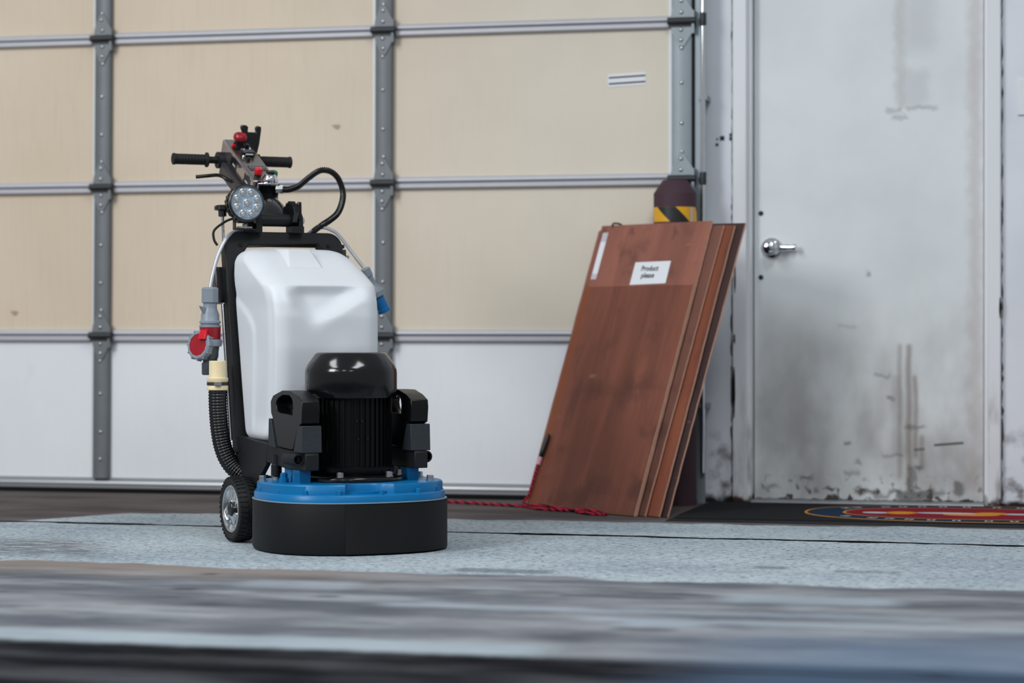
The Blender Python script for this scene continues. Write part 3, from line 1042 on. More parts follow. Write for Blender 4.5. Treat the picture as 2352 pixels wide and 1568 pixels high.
def deckring(sc_, z):
    out = []
    for x, y in superell(.283 * sc_, .243 * sc_, 2.5, 240, .004, .0):
        # the scooped front below the motor
        if y < 0:
            d = max(0.0, 1 - ((x + .03) / .075) ** 4)
            y += .045 * d * min(1, -y / .2)
        out.append((x, y, z))
    return out


s = MB()
s.loft([deckring(1, .178), deckring(1, .207), deckring(.985, .212), deckring(.9, .2125)])
dk = s.build('gearbox_cover', M['blue'], G, smooth=40)
MB().loft([[(-.03 + .115 * math.cos(t), -.165 + .07 * math.sin(t), z) for t in [2 * math.pi * i / 32 for i in range(32)]] for z in (.18, .19)]).build('scoop_step', M['blue'], dk, smooth=40)
o0 = superell(A - .018, Bb - .018, EX, 360, .003, 0)
for i in range(0, 360, 24):
    x, y = o0[(i + 6) % 360]
    MB().hexbolt((x, y, .182), (0, 0, 1), .0085, .014).build('flange_bolt', M['blue'], hs)
for (x, y) in ((.262, .05), (.215, -.14), (-.262, .06)):
    MB().hexbolt((x, y, .2115), (0, 0, 1), .011, .018).build('cover_bolt', M['zinc'], dk)
MB().lathe([(.016, 0), (.016, .012), (.012, .014), (.012, .026), (.008, .030)], (-.222, -.02, .2115), (0, 0, 1), 8).build('oil_plug', M['blue'], dk)
MB().lathe([(.013, 0), (.013, .01), (.010, .012), (.010, .02)], (-.200, .105, .2115), (0, 0, 1), 12).build('hose_nipple', M['zinc'], dk)
# blue lugs that carry the arms
for sg in (-1, 1):
    lg = MB().box(sg * .180 - .019, sg * .180 + .019, -.09, -.03, .208, .262)
    lg.box(sg * .180 - .014, sg * .180 + .014, -.01, .05, .208, .262)
    lg.build('lug', M['blue'], G, bevel=.002)

# --- motor
mx, my = .006, -.005
MB().lathe([(.166, .211), (.168, .213), (.168, .224), (.164, .228), (.14, .232)], (mx, my, 0), (0, 0, 1), 64).build('motor_flange', M['black_gloss'], G, smooth=50)
mo = MB()
NF = 44
mo.lathe([(.1215, .228), (.1215, .470)], (mx, my, 0), (0, 0, 1), 64)
motor = mo.build('motor', M['black_fin'], G, smooth=50)
fin_me = None
for i in range(NF):
    a = 2 * math.pi * i / NF
    if fin_me is None:
        fo = MB().box(.110, .1275, -.0028, .0028, .246, .470).build('fin', M['black_fin'], motor, bevel=.001, seg=1)
        fin_me = fo.data
    else:
        fo = bpy.data.objects.new('fin', fin_me)
        COL.objects.link(fo)
        fo.parent = motor
    fo.location = (mx, my, 0)
    fo.rotation_euler = (0, 0, a)
MB().lathe([(.128, .232), (.133, .240), (.133, .256), (.118, .262)], (mx, my, 0), (0, 0, 1), 64).build('motor_skirt', M['black_fin'], motor, smooth=50)
MB().lathe([(.134, .468), (.1425, .470), (.1435, .474), (.1435, .545), (.142, .556), (.136, .570), (.113, .603), (.108, .6075), (.10, .609), (.02, .610)],
           (mx, my, 0), (0, 0, 1), 96).build('fan_cowl', M['black_gloss'], motor, smooth=50)
for a in (-125, -62, -20, 30, 100, 160):
    MB().hexbolt((mx + .152 * math.cos(R(a)), my + .152 * math.sin(R(a)), .227), (0, 0, 1), .0105, .017).build('motor_bolt', M['zinc'], motor)
# small screw heads on the motor body
for (px, pz) in ((-.035, .40), (-.018, .40), (-.03, .345), (.0, .345)):
    MB().lathe([(.005, 0), (.004, .003)], (mx + px, my - .130, pz), (0, -1, 0), 10).build('screw', M['black_gloss'], motor)

# --- side arms, brackets and weights
for sg in (-1, 1):
    ax = sg * .180
    arm = MB()
    prof = [(-.152, .252), (-.152, .302), (-.146, .306), (.05, .313), (.20, .322), (.46, .332), (.46, .29), (.20, .262), (.0, .250)]
    arm.prism(prof, (ax, 0, 0), (0, 1, 0), (0, 0, 1), (1, 0, 0), -.022, .022)
    arm.build('arm', M['black_tex'], G, bevel=.003)
    st = MB()
    tx = ax + (.027 if sg > 0 else -.038)
    st.lathe([(.0185, 0), (.0185, .098), (.0175, .1), (.0135, .1), (.0135, .02)], (tx, -.035, .286), (0, -1, 0), 28)
    st.build('socket_tube', M['black_tex'], G)
    MB().box(min(ax, tx), max(ax, tx), -.12, -.04, .276, .296).build('socket_web', M['black_tex'], G)
    br = MB()
    hx = .033
    # front wedge with sloping inner face, back wedge, base plate
    br.hexa([(ax - hx, -.148, .306), (ax + hx, -.148, .306), (ax + hx, -.075, .306), (ax - hx, -.075, .306),
             (ax - hx, -.144, .388), (ax + hx, -.144, .388), (ax + hx, -.112, .388), (ax - hx, -.112, .388)])
    br.build('weight_bracket', M['black_grey'], G, bevel=.002)
    br = MB()
    br.hexa([(ax - hx, .085, .312), (ax + hx, .085, .312), (ax + hx, .145, .318), (ax - hx, .145, .318),
             (ax - hx, .122, .402), (ax + hx, .122, .402), (ax + hx, .140, .402), (ax - hx, .140, .402)])
    br.build('weight_bracket', M['black_grey'], G, bevel=.002)
    # lift-out weight: tapering block with arched grip above a slot
    wt = MB()
    h2 = .029
    outer = [(-.062, .312), (.070, .316), (.112, .40), (.130, .42), (.134, .455), (.112, .474), (.085, .480),
             (.03, .492), (-.04, .492), (-.10, .478), (-.138, .462), (-.142, .44), (-.136, .395), (-.105, .385)]
    inner = [(-.060, .418), (.050, .422), (.070, .426), (.080, .436), (.084, .450), (.080, .460), (.066, .468),
             (.03, .478), (-.03, .478), (-.050, .470), (-.058, .460), (-.062, .446), (-.060, .430), (-.058, .422)]
    wt.plate(outer, inner, (ax, 0, 0), (0, 1, 0), (0, 0, 1), (1, 0, 0), -h2, h2)
    wt.build('weight', M['black_satin'], G, bevel=.004)

# --- chassis side plates, axle, base
for sg in (-1, 1):
    ch = MB()
    poly = [(.475, .338), (.19, .318), (.187, .255), (.24, .216), (.300, .178), (.325, .125), (.340, .095), (.375, .095), (.42, .15), (.475, .20)]
    ch.prism(poly, (sg * .196, 0, 0), (0, 1, 0), (0, 0, 1), (1, 0, 0), -.008, .008)
    ch.build('chassis_plate', M['black_tex'], G, bevel=.002)
MB().box(-.19, .19, .20, .46, .300, .318).build('tank_tray', M['black_tex'], G, bevel=.002)
MB().box(-.19, .19, .19, .215, .262, .330).build('cross_member', M['black_tex'], G, bevel=.002)
MB().cyl((-.235, .350, .106), (.235, .350, .106), .013, n=20).build('axle', M['zinc'], G)
MB().lathe([(.017, .224), (.017, .258), (.013, .262), (.013, .290)], (-.200, .105, 0), (0, 0, 1), 20).build('hose_elbow', M['black_plastic'], G)


# --- wheels
def make_wheel(sg):
    wr = MB()
    cx0 = sg * .237
    ox = sg * .032
    tr = MB().lathe([(.078, -.028), (.092, -.031), (.1005, -.026), (.1030, -.014), (.1030, .014), (.1005, .026), (.092, .031), (.078, .028), (.074, .012), (.074, -.012)],
                    (cx0, .350, .1065), (sg, 0, 0), 72)
    # tread lugs
    wheel = tr.build('wheel', M['black_rubber'], G, smooth=40)
    tl = MB()
    for i in range(40):
        a = 2 * math.pi * i / 40
        er = Vector((0, math.cos(a), math.sin(a)))
        et = Vector((0, -math.sin(a), math.cos(a)))
        o = Vector((cx0, .350, .1065))
        for s2, sh in ((-1, 0), (1, .5)):
            a2 = 2 * math.pi * (i + sh) / 40
            er = Vector((0, math.cos(a2), math.sin(a2)))
            et = Vector((0, -math.sin(a2), math.cos(a2)))
            tl.hexa([o + Vector((s2 * .006, 0, 0)) + er * .100 - et * .0045, o + Vector((s2 * .030, 0, 0)) + er * .0965 - et * .0045,
                     o + Vector((s2 * .030, 0, 0)) + er * .0965 + et * .0035, o + Vector((s2 * .006, 0, 0)) + er * .100 + et * .0035,
                     o + Vector((s2 * .006, 0, 0)) + er * .1063 - et * .004, o + Vector((s2 * .030, 0, 0)) + er * .1025 - et * .004,
                     o + Vector((s2 * .030, 0, 0)) + er * .1025 + et * .003, o + Vector((s2 * .006, 0, 0)) + er * .1063 + et * .003])
    tl.build('tread', M['black_rubber'], wheel)
    hub = MB().lathe([(.076, .0), (.076, .0275), (.073, .0300), (.070, .0275), (.068, .012), (.02, .006)], (cx0, .350, .1065), (sg, 0, 0), 64)
    hub.build('rim', M['zinc'], wheel, smooth=40)
    MB().lathe([(.067, .002), (.067, .010), (.02, .012)], (cx0, .350, .1065), (sg, 0, 0), 40).build('hub_back', M['black_plastic'], wheel)
    me0 = None
    for i in range(6):
        if me0 is None:
            # twisted petal: bright on one side
            p = MB()
            vs, fs = [], []
            K = 8
            for k in range(K + 1):
                r = .020 + .050 * k / K
                wdt = .010 + .017 * (k / K) ** .8
                hh = .022 - .004 * math.sin(math.pi * k / K)
                vs += [(sg * (hh - .007), -wdt, r), (sg * (hh + .004), -.1 * wdt, r + .002), (sg * hh, wdt, r), (sg * (hh - .010), wdt, r), (sg * (hh - .012), -wdt, r)]
            for k in range(K):
                a = 5 * k
                for q in range(5):
                    fs.append((a + q, a + (q + 1) % 5, a + 5 + (q + 1) % 5, a + 5 + q))
            fs += [(0, 1, 2, 3, 4), tuple(5 * K + q for q in (4, 3, 2, 1, 0))]
            p.add(vs, fs)
            sp_ = p.build('spoke', M['chrome'], wheel, smooth=50)
            me0 = sp_.data
        else:
            sp_ = bpy.data.objects.new('spoke', me0)
            COL.objects.link(sp_)
            sp_.parent = wheel
        sp_.location = (cx0, .350, .1065)
        sp_.rotation_euler = (2 * math.pi * i / 6 + .3, 0, 0)
    MB().lathe([(.024, .010), (.024, .026), (.020, .031), (.006, .033)], (cx0, .350, .1065), (sg, 0, 0), 32).build('hub_cap', M['black_plastic'], wheel, smooth=40)


make_wheel(-1)
make_wheel(1)

# --- rear frame (leaning inverted U)
fdir = Vector((0, .18, 1)).normalized()
fn = Vector((0, 1, -.18)).normalized()
forg = Vector((0, .447, .30))
SL = math.sqrt(1 + .18 ** 2)
H = (1.003 - .30) * SL


def arcpts(cx, cy, r, a0, a1, n=8):
    return [(cx + r * math.cos(R(a0 + (a1 - a0) * i / n)), cy + r * math.sin(R(a0 + (a1 - a0) * i / n))) for i in range(n + 1)]


outer = [(-.208, -.02)] + [(-.208, H * .5)] + arcpts(-.208 + .05, H - .05, .05, 180, 90) + arcpts(.208 - .05, H - .05, .05, 90, 0) + [(.208, H * .5), (.208, -.02)]
# inner outline with chamfered corners (same count)
inn = [(-.165, .0), (-.165, H * .5)] + [(-.165, H - .12)] * 1 + [(-.165 + .045 * i / 8, H - .100 + .062 * i / 8) for i in range(0, 8)]
inn += [(.165 - .045 * i / 8, H - .100 + .062 * i / 8) for i in range(8, 0, -1)] + [(.165, H - .12), (.165, H * .5), (.165, .0)]
# make counts equal
while len(inn) < len(outer): inn.insert(3, inn[2])
while len(inn) > len(outer): inn.pop(3)
ff = MB()
n = len(outer)
Pn = lambda q, d: forg + Vector((1, 0, 0)) * q[0] + fdir * q[1] + fn * d
vs = [Pn(q, 0) for q in outer] + [Pn(q, 0) for q in inn] + [Pn(q, .045) for q in outer] + [Pn(q, .045) for q in inn]
fs = []
for i in range(n - 1):
    j = i + 1
    fs += [(i, n + i, n + j, j), (2 * n + i, 2 * n + j, 3 * n + j, 3 * n + i), (i, j, 2 * n + j, 2 * n + i), (n + i, 3 * n + i, 3 * n + j, n + j)]
fs += [(0, 2 * n, 3 * n, n), (n - 1, 2 * n - 1, 4 * n - 1, 3 * n - 1)]
ff.add(vs, fs)
frame = ff.build('frame', M['black_tex'], G, bevel=.003, smooth=30)
MB().obox(forg, (1, 0, 0), fn, fdir, -.10, .12, .020, .034, H - .045, H - .037).build('cross_rail', M['black_tex'], frame)
for xx in (-.155, .155):
    MB().obox(forg, (1, 0, 0), fn, fdir, xx - .005, xx + .005, -.004, 0, H - .050, H - .040).build('rivet', M['black_gloss'], frame)
# latch on the right corner, catch on the left side
la = MB().obox(forg, (1, 0, 0), fn, fdir, .208, .222, .005, .022, H - .115, H - .055)
la.cyl(Pn((.213, H - .05), .012), Pn((.213, H - .038), .012), .006, n=10)
la.build('latch', M['hinge_dark'], frame, bevel=.002)
MB().obox(forg, (1, 0, 0), fn, fdir, .222, .232, .008, .018, H - .085, H - .075).build('latch_lever', M['zinc'], frame)
MB().obox(forg, (1, 0, 0), fn, fdir, -.232, -.200, .045, .085, H - .23, H - .11).build('cable_box', M['black_plastic'], frame, bevel=.006)
MB().cyl(forg + Vector((-.219, .03, .02)), forg + Vector((-.219, .03, .02)) + fdir * .45, .006, n=10).build('rod', M['chrome'], frame)

# --- white water tank
import bisect


def interp(tab, z):
    ks = [a for a, _ in tab]
    i = min(max(bisect.bisect_right(ks, z) - 1, 0), len(tab) - 2)
    t = min(max((z - ks[i]) / (ks[i + 1] - ks[i]), 0), 1)
    return tab[i][1] + (tab[i + 1][1] - tab[i][1]) * t


def sst(a, b, x):
    t = min(max((x - a) / (b - a), 0), 1)
    return t * t * (3 - 2 * t)


YF = [(.322, .215), (.34, .195), (.40, .180), (.50, .168), (.62, .160), (.72, .163), (.77, .172), (.80, .186), (.82, .203), (.835, .232), (.855, .275), (.88, .330), (.90, .372), (.92, .415), (.935, .455), (.944, .50)]
HW = [(.322, .165), (.33, .180), (.345, .188), (.50, .191), (.74, .194), (.86, .194), (.90, .190), (.92, .180), (.935, .162), (.944, .130)]
YB = [(.322, .41), (.33, .43), (.35, .447), (.60, .49), (.90, .548), (.93, .552), (.944, .535)]
zs = [.322, .325, .33, .337, .345] + [.36 + .012 * i for i in range(38)] + [.81, .815, .82, .825, .83, .838, .846, .855, .865, .875, .885, .895, .903, .911, .919, .926, .932, .937, .941, .944]
zs = sorted(set(round(z, 4) for z in zs))


def tank_ring(z):
    yf, yb, hw = interp(YF, z), interp(YB, z), interp(HW, z)
    d = yb - yf
    rf, rb = min(.066, d * .45), min(.03, d * .4)
    pts = []
    NS = 26
    # front edge, left to right
    for i in range(NS + 1): pts.append((-hw + rf + (2 * hw - 2 * rf) * i / NS, yf))
    for i in range(1, 9): pts.append((hw - rf + rf * math.sin(R(90 * i / 9)), yf + rf - rf * math.cos(R(90 * i / 9))))
    for i in range(NS + 1): pts.append((hw, yf + rf + (d - rf - rb) * i / NS))
    for i in range(1, 5): pts.append((hw - rb + rb * math.cos(R(90 * i / 5)), yb - rb + rb * math.sin(R(90 * i / 5))))
    for i in range(9): pts.append((hw - rb - (2 * hw - 2 * rb) * i / 8, yb))
    for i in range(1, 5): pts.append((-hw + rb - rb * math.sin(R(90 * i / 5)), yb - rb + rb * math.cos(R(90 * i / 5))))
    for i in range(NS + 1): pts.append((-hw, yb - rb - (d - rf - rb) * i / NS))
    for i in range(1, 9): pts.append((-hw + rf - rf * math.cos(R(90 * i / 9)), yf + rf - rf * math.sin(R(90 * i / 9))))
    out = []
    for x, y in pts:
        fy = 1 - sst(yf + .002, yf + .07, y)
        # hand hold: triangular hollow under the brow
        if .66 < z < .83 and fy > 0:
            t = sst(.66, .78, z) * (1 - sst(.786, .834, z))
            xr = .145 - .17 * (1 - sst(.67, .815, z))
            xl = -.115 + .05 * (1 - sst(.67, .80, z))
            m_ = sst(xl - .03, xl + .05, x) * (1 - sst(xr - .085, xr + .012, x))
            y += .038 * t * m_ * fy
        # faint swelling lower down
        y -= .006 * math.exp(-((x - .06) / .06) ** 2 - ((z - .60) / .05) ** 2) * fy
        # side recess bounded by a curved step
        if abs(x) > hw - .012:
            ycut = .335 + .22 * sst(.66, .83, z) ** 1.3 + .02 * sst(.6, .34, z)
            k = sst(ycut - .008, ycut + .008, y) * sst(.33, .36, z) * (1 - sst(.80, .83, z))
            x -= math.copysign(.009 * (1 - k) * 0 + .008 * k, x) * -1 if False else math.copysign(-.008 * (1 - k) * sst(.34, .40, z) * (1 - sst(.74, .84, z)), x)
        out.append((x, y, z))
    return out


tank = MB().loft([tank_ring(z) for z in zs]).build('water_tank', M['tank'], G, smooth=70)
sm = tank.modifiers.new('subsurf', 'SUBSURF')
sm.levels = sm.render_levels = 1
bs = MB().hexa([(-.085, .300, .86), (.048, .300, .86), (.070, .52, .90), (-.110, .52, .90),
                (-.048, .412, .940), (.034, .412, .940), (.044, .525, .946), (-.066, .525, .946)])
bs.build('filler_boss', M['tank'], tank, bevel=.006, seg=3)

# --- pivot on top of the frame
pv = MB().cyl((-.085, .585, 1.042), (.055, .585, 1.042), .021, n=28)
pv.build('pivot_tube', M['black_tex'], G)
for x0, x1 in ((-.098, -.082), (.048, .064)):
    lgm = MB().prism([(-.03, -.04), (.03, -.04), (.026, .012), (.012, .028), (-.012, .028), (-.026, .012)], (0, .585, 1.042), (0, 1, 0), (0, 0, 1), (1, 0, 0), x0, x1)
    lgm.build('pivot_lug', M['black_tex'], G, bevel=.002)
MB().box(.018, .062, .545, .60, 1.000, 1.022).build('pivot_foot', M['black_tex'], G)
MB().box(-.135, -.085, .545, .60, 1.000, 1.030).build('pivot_foot', M['black_tex'], G)
qd = MB()
arc = arcpts(0, 0, .062, 150, 20, 14)
arc = [(a, b + (.004 if i % 2 else -.004)) for i, (a, b) in enumerate(arc)]
qd.prism([(-.03, -.01), (.03, -.01)] + arc[::-1], (0, .585, 1.042), (0, 1, 0), (0, 0, 1), (1, 0, 0), .022, .040)
qd.build('quadrant_plate', M['black_gloss'], G, bevel=.001)
MB().prism([(-.006, .0), (.012, .0), (.014, .045), (.004, .060), (-.004, .058)], (0, .56, 1.045), (0, 1, 0), (0, 0, 1), (1, 0, 0), .044, .058).build('release_lever', M['black_gloss'], G, bevel=.003)
MB().hexbolt((.064, .585, 1.042), (1, 0, 0), .012, .012).build('pivot_bolt', M['zinc'], G)

# --- handle column
ca = Vector((0, .888, .46)).normalized()
cn = Vector((0, -.46, .888)).normalized()
ex = Vector((1, 0, 0))
c0 = Vector((.0, .747, 1.186))
nk = MB()
K = 24
for_r = []
for (p, a, b) in ((Vector((-.016, .590, 1.044)), .056, .022), (Vector((-.014, .614, 1.060)), .052, .024), (Vector((-.008, .655, 1.086)), .042, .024), (Vector((-.001, .70, 1.106)), .034, .022), (Vector((.003, .76, 1.128)), .030, .020)):
    for_r.append([p + ex * (a * math.cos(2 * math.pi * i / K)) + cn * (b * math.sin(2 * math.pi * i / K)) for i in range(K)])
nk.loft(for_r).build('neck', M['black_gloss'], G, smooth=60)
# arm under the box
am = MB()
am.obox(c0, ex, ca, cn, -.064, .052, -.02, .285, -.105, -.058)
am.build('handle_arm', M['arm_grey'], G, bevel=.006)
# oval opening of the arm seen as a dark recess plate
ov = MB().lathe([(.016, 0), (.016, .0015)], c0 - ex * .0645 + ca * .075 - cn * .082, -ex, 24)
for i, p in enumerate(ov.v):
    q = Vector(p) - (c0 + ca * .075 - cn * .082)
    ov.v[i] = tuple(Vector(p) + ca * (q.dot(ca) * 1.2) - cn * (q.dot(cn) * .25))
ov.build('arm_slot', M['dark_gap'], G)
# control box
bx = MB().obox(c0, ex, ca, cn, -.046, .044, -.01, .345, -.056, 0)
box = bx.build('control_box', M['panel_gloss'], G, bevel=.005, seg=3)
MB().obox(c0, ex, ca, cn, -.040, .039, .0, .338, .0, .0015).build('face_plate', M['bronze_panel'], box)


def on_face(x, s, h=0.0):
    return c0 + ex * x + ca * s + cn * h


MB().lathe([(.020, 0), (.020, .010), (.016, .012), (.016, .020)], on_face(-.003, .292), cn, 24).build('stop_base', M['black_plastic'], box)
MB().lathe([(.016, .020), (.023, .024), (.0245, .030), (.0235, .038), (.019, .043), (.012, .042), (.010, .040), (.004, .040)], on_face(-.003, .292), cn, 32).build('stop_button', M['red_plastic'], box, smooth=50)
MB().obox(on_face(-.032, .268), ex, ca, cn, -.006, .006, -.006, .006, .001, .012).build('red_marker', M['red_bright'], box)
MB().obox(on_face(-.014, .268), ex, ca, cn, -.020, .026, -.020, .012, .001, .006).build('switch_plate', M['black_plastic'], box)
MB().lathe([(.020, 0), (.020, .007), (.016, .010), (.016, .013)], on_face(.006, .242), cn, 24).build('switch_ring', M['chrome'], box, smooth=50)
MB().lathe([(.011, .010), (.010, .026), (.006, .028)], on_face(.006, .242), cn, 16).build('rotary_switch', M['black_gloss'], box)
MB().obox(on_face(-.002, .200), ex, ca, cn, -.022, .022, -.013, .013, .001, .020).build('rocker_switch', M['black_gloss'], box, bevel=.002)
MB().obox(on_face(-.002, .1868), ex, ca, cn, -.012, .016, -.0008, .0, .010, .015).build('rocker_mark', M['white_paint'], box)
MB().lathe([(.006, 0), (.006, .006), (.003, .010)], on_face(-.020, .185), cn, 12).build('toggle', M['chrome'], box)
MB().lathe([(.007, 0), (.008, .010), (.004, .012)], on_face(-.012, .160), cn, 12).build('small_knob', M['black_plastic'], box)
MB().obox(on_face(.0, .092), ex, ca, cn, -.030, .032, -.018, .018, .0012, .0030).build('display', M['black_gloss'], box)
lm = MB()
for i in range(6):
    lm.obox(on_face(-.024 + i * .0095, .098), ex, ca, cn, 0, .005, -.002, .004, .0028, .0034)
lm.obox(on_face(.0, .116), ex, ca, cn, -.030, .032, -.001, .001, .0028, .0034)
lm.build('display_marks', M['grey_plastic'], box)
MB().lathe([(.012, 0), (.012, .014), (.010, .015)], on_face(-.020, .026), cn, 20).build('button_stem', M['black_plastic'], box)
MB().lathe([(.0135, .012), (.0145, .016), (.0145, .026), (.012, .031), (.003, .032)], on_face(-.020, .026), cn, 24).build('red_button', M['red_bright'], box, smooth=50)
MB().lathe([(.018, 0), (.018, .006), (.012, .010), (.012, .02)], on_face(.016, .008), cn, 24).build('button_ring', M['chrome'], box, smooth=50)
MB().lathe([(.0125, .0), (.0140, .006), (.0140, .020), (.011, .024), (.003, .025)], on_face(.034, .022), cn, 24).build('green_button', M['green'], box, smooth=50)
MB().obox(on_face(.016, .008), ex, ca, cn, -.013, .013, -.008, .008, .016, .030).build('selector', M['black_plastic'], box, bevel=.002)
# side lettering as small pale strokes
sl = MB()
for s0_, nlet in ((.205, 5), (.065, 5)):
    for i in range(nlet):
        sl.obox(c0 - ex * .0462 + ca * (s0_ - i * .0055) - cn * (.034), ex, ca, cn, -.0004, .0, 0, .0035, -.003, .003)
sl.build('side_lettering', M['white_paint'], box)['kind'] = 'stuff'
for s0_ in (.20, .05):
    MB().obox(c0 - ex * .0460 + ca * s0_ - cn * .03, ex, ca, cn, -.0003, .0, -.034, .034, -.02, .02).build('side_label', M['black_plastic'], box)
# chrome front end
ce = MB()
ce.obox(c0, ex, ca, cn, -.034, .040, -.024, .012, -.062, -.001)
ce.build('junction_block', M['black_gloss'], G, bevel=.003)
tr_ = MB()
for (xa, xb, za, zb) in ((-.036, .044, -.008, .0), (.036, .044, -.070, -.0), (-.036, -.030, -.052, 0)):
    tr_.obox(c0, ex, ca, cn, xa, xb, -.030, -.020, za, zb)
tr_.build('junction_trim', M['chrome'], G, bevel=.002)
MB().lathe([(.027, -.002), (.027, .005), (.019, .018), (.014, .022)], on_face(.016, .0), cn, 28).build('chrome_collar', M['chrome'], G, smooth=50)

# --- handlebar
hb0 = Vector((-.232, 1.045, 1.2695))
hb1 = Vector((.205, 1.045, 1.2695))
MB().cyl(hb0 + Vector((.01, 0, 0)), hb1 - Vector((.01, 0, 0)), .0125, n=20).build('handlebar', M['black_tex'], G)
MB().cyl((-.070, 1.045, 1.2695), (.056, 1.045, 1.2695), .029, n=24).build('bar_clamp', M['black_tex'], G)
for sg, x0, x1 in ((-1, -.232, -.104), (1, .078, .205)):
    g = MB()
    o_ = hb0.copy(); o_.x = x1 if sg < 0 else x0
    L_ = x1 - x0
    pr = [(.0125, 0), (.026, .001), (.026, .006), (.0185, .010)]
    nr = 9
    for q in range(nr):
        s_ = .014 + (L_ - .026) * q / nr
        pr += [(.0175, s_), (.0188, s_ + .002), (.0188, s_ + (L_ - .026) / nr - .002)]
    pr += [(.0185, L_ - .010), (.0205, L_ - .008), (.0205, L_ - .002), (.016, L_), (.004, L_)]
    g.lathe(pr, o_, (sg, 0, 0), 28)
    g.build('grip', M['black_rubber'], G, smooth=30)
# dead-man lever
MB().tube(spline([(-.178, .953, 1.203), (-.14, .945, 1.207), (-.108, .935, 1.210), (-.092, .925, 1.205), (-.075, .91, 1.192), (-.055, .90, 1.186), (-.03, .89, 1.187)], 6), .0064, 12).build('lever', M['black_gloss'], G)
# forked holder at the end of the box
fk = MB()
fo_ = Vector((.048, 1.03, 1.300))
fx = Vector((1, 0, .0)).normalized()
fz = Vector((-.02, -.10, 1)).normalized()
fy_ = fz.cross(fx).normalized()
fk.prism([(-.020, -.03), (.016, -.03), (.030, .030), (.036, .078), (.036, .090), (.020, .093), (.014, .085), (.017, .070), (-.014, .070), (-.012, .088), (-.020, .094), (-.036, .094), (-.040, .086), (-.034, .070), (-.030, .055), (-.026, .020)],
         fo_, fx, fz, fy_, -.010, .004)
fk.build('forked_holder', M['black_plastic'], G, bevel=.003)

# --- work light
lo = Vector((-.156, .510, 1.093))
la_ = Vector((0.02, -1, .03)).normalized()
wl = MB().lathe([(.053, -.012), (.0595, -.006), (.0612, .0), (.0612, .010), (.0585, .013), (.0560, .013), (.0560, .008)], lo, la_, 56)
light = wl.build('work_light', M['black_plastic'], G, smooth=40)
lu, lvv, _ = basis(la_)
for q in range(6):
    MB().lathe([(.030, 0), (.0625 - .0015 * q, 0), (.0625 - .0015 * q, .0035), (.030, .0035)], lo - la_ * (.016 + .0075 * q), la_, 40,
               cog=lambda i: 1.0 if i % 2 else .94).build('cooling_fin', M['black_plastic'], light)
MB().lathe([(.032, 0), (.032, .05)], lo - la_ * .06, la_, 30).build('light_core', M['black_plastic'], light)
M['reflector'] = plain('light_reflector', (150, 166, 182), 0.3, 0.0, 0.2, 90)
M['cell'] = plain('light_cell', (176, 190, 204), 0.2, 0.0, 0.25, 140)
M['led'] = plain('led_lens', (196, 184, 168), 0.12, 0.1, 0.1, 200)
MB().lathe([(.0560, .0), (.0560, .009), (.003, .009)], lo, la_, 48).build('reflector', M['reflector'], light)
MB().lathe([(.0570, .0125), (.0570, .0140), (.0550, .0145), (.0540, .0125)], lo, la_, 48, closed=True).build('bezel', M['dark_grey_plastic'], light)
spots = [(0, 0)] + [(.0375 * math.cos(R(22.5 + 45 * i)), .0375 * math.sin(R(22.5 + 45 * i))) for i in range(8)]
for (a, b) in spots:
    pc = lo + lu * a + lvv * b + la_ * .0092
    led = MB().lathe([(.0092, 0), (.0108, .002), (.0108, .0035), (.0094, .0040), (.0078, .0015)], pc, la_, 20, closed=True).build('led_cup', M['chrome'], light)
    MB().lathe([(.0052, .001), (.0050, .003), (.0030, .0045), (.0008, .005)], pc, la_, 14).build('led', M['led'], light, smooth=60)
    MB().obox(pc, lu, lvv, la_, -.0125, .0125, -.0125, .0125, -.0002, .0012).build('cell', M['cell'], light, bevel=.001)
br = MB()
br.box(-.188, -.110, .525, .545, 1.006, 1.011)
br.box(-.188, -.184, .523, .547, 1.006, 1.06)
br.box(-.114, -.110, .523, .547, 1.006, 1.06)
br.build('light_bracket', M['black_plastic'], G, bevel=.001)
MB().box(-.173, -.126, .530, .57, 1.012, 1.0175).build('bracket_plate', M['rail'], G)
MB().cyl((-.148, .535, 1.008), (-.148, .535, 1.024), .006, n=10).build('bracket_bolt', M['zinc'], G)
MB().cyl((-.176, .537, 1.052), (-.121, .537, 1.052), .024, n=20).build('light_mount', M['black_plastic'], G)
MB().tube(spline([(-.176, .56, 1.046), (-.205, .57, 1.034), (-.243, .57, 1.005), (-.246, .565, .975), (-.236, .56, .955)], 8), .0042, 10).build('light_cable', M['black_rubber'], G)

# --- knob on its rod
kn = MB()
kp = Vector((-.212, .578, 1.050))
kd = Vector((-.02, .04, 1)).normalized()
kn.lathe([(.009, 0), (.0135, .002), (.0135, .020), (.024, .022), (.026, .024), (.026, .034), (.022, .038), (.004, .038)], kp, kd, 30,
         cog=lambda i: 1.0 if i % 6 < 4 else .93)
kn.build('clamp_knob', M['black_plastic'], G, smooth=30)
MB().cyl(kp - kd * .10, kp + kd * .01, .0052, n=12).build('clamp_rod', M['chrome'], G)

# --- corrugated conduit
cp = spline([(.040, .705, 1.153), (.060, .680, 1.152), (.085, .655, 1.163), (.113, .635, 1.190), (.146, .615, 1.214), (.18, .607, 1.212), (.206, .600, 1.188), (.220, .593, 1.144), (.214, .586, 1.106), (.194, .578, 1.069), (.162, .573, 1.044), (.130, .571, 1.025), (.105, .59, 1.00), (.09, .61, .96)], 10)
cpr = resample(cp, .0014)
MB().tube(cpr, .010, 14, rfun=lambda i, k: .0113 if i % 4 in (0, 1) else .0088).build('corrugated_conduit', M['black_plastic'], G, smooth=20)
cdir = Vector((.8, -.6, 0))
MB().lathe([(.013, 0), (.013, .012), (.0165, .013), (.0165, .026), (.012, .027)], Vector((.028, .716, 1.153)), cdir, 6).build('conduit_gland', M['zinc'], G)

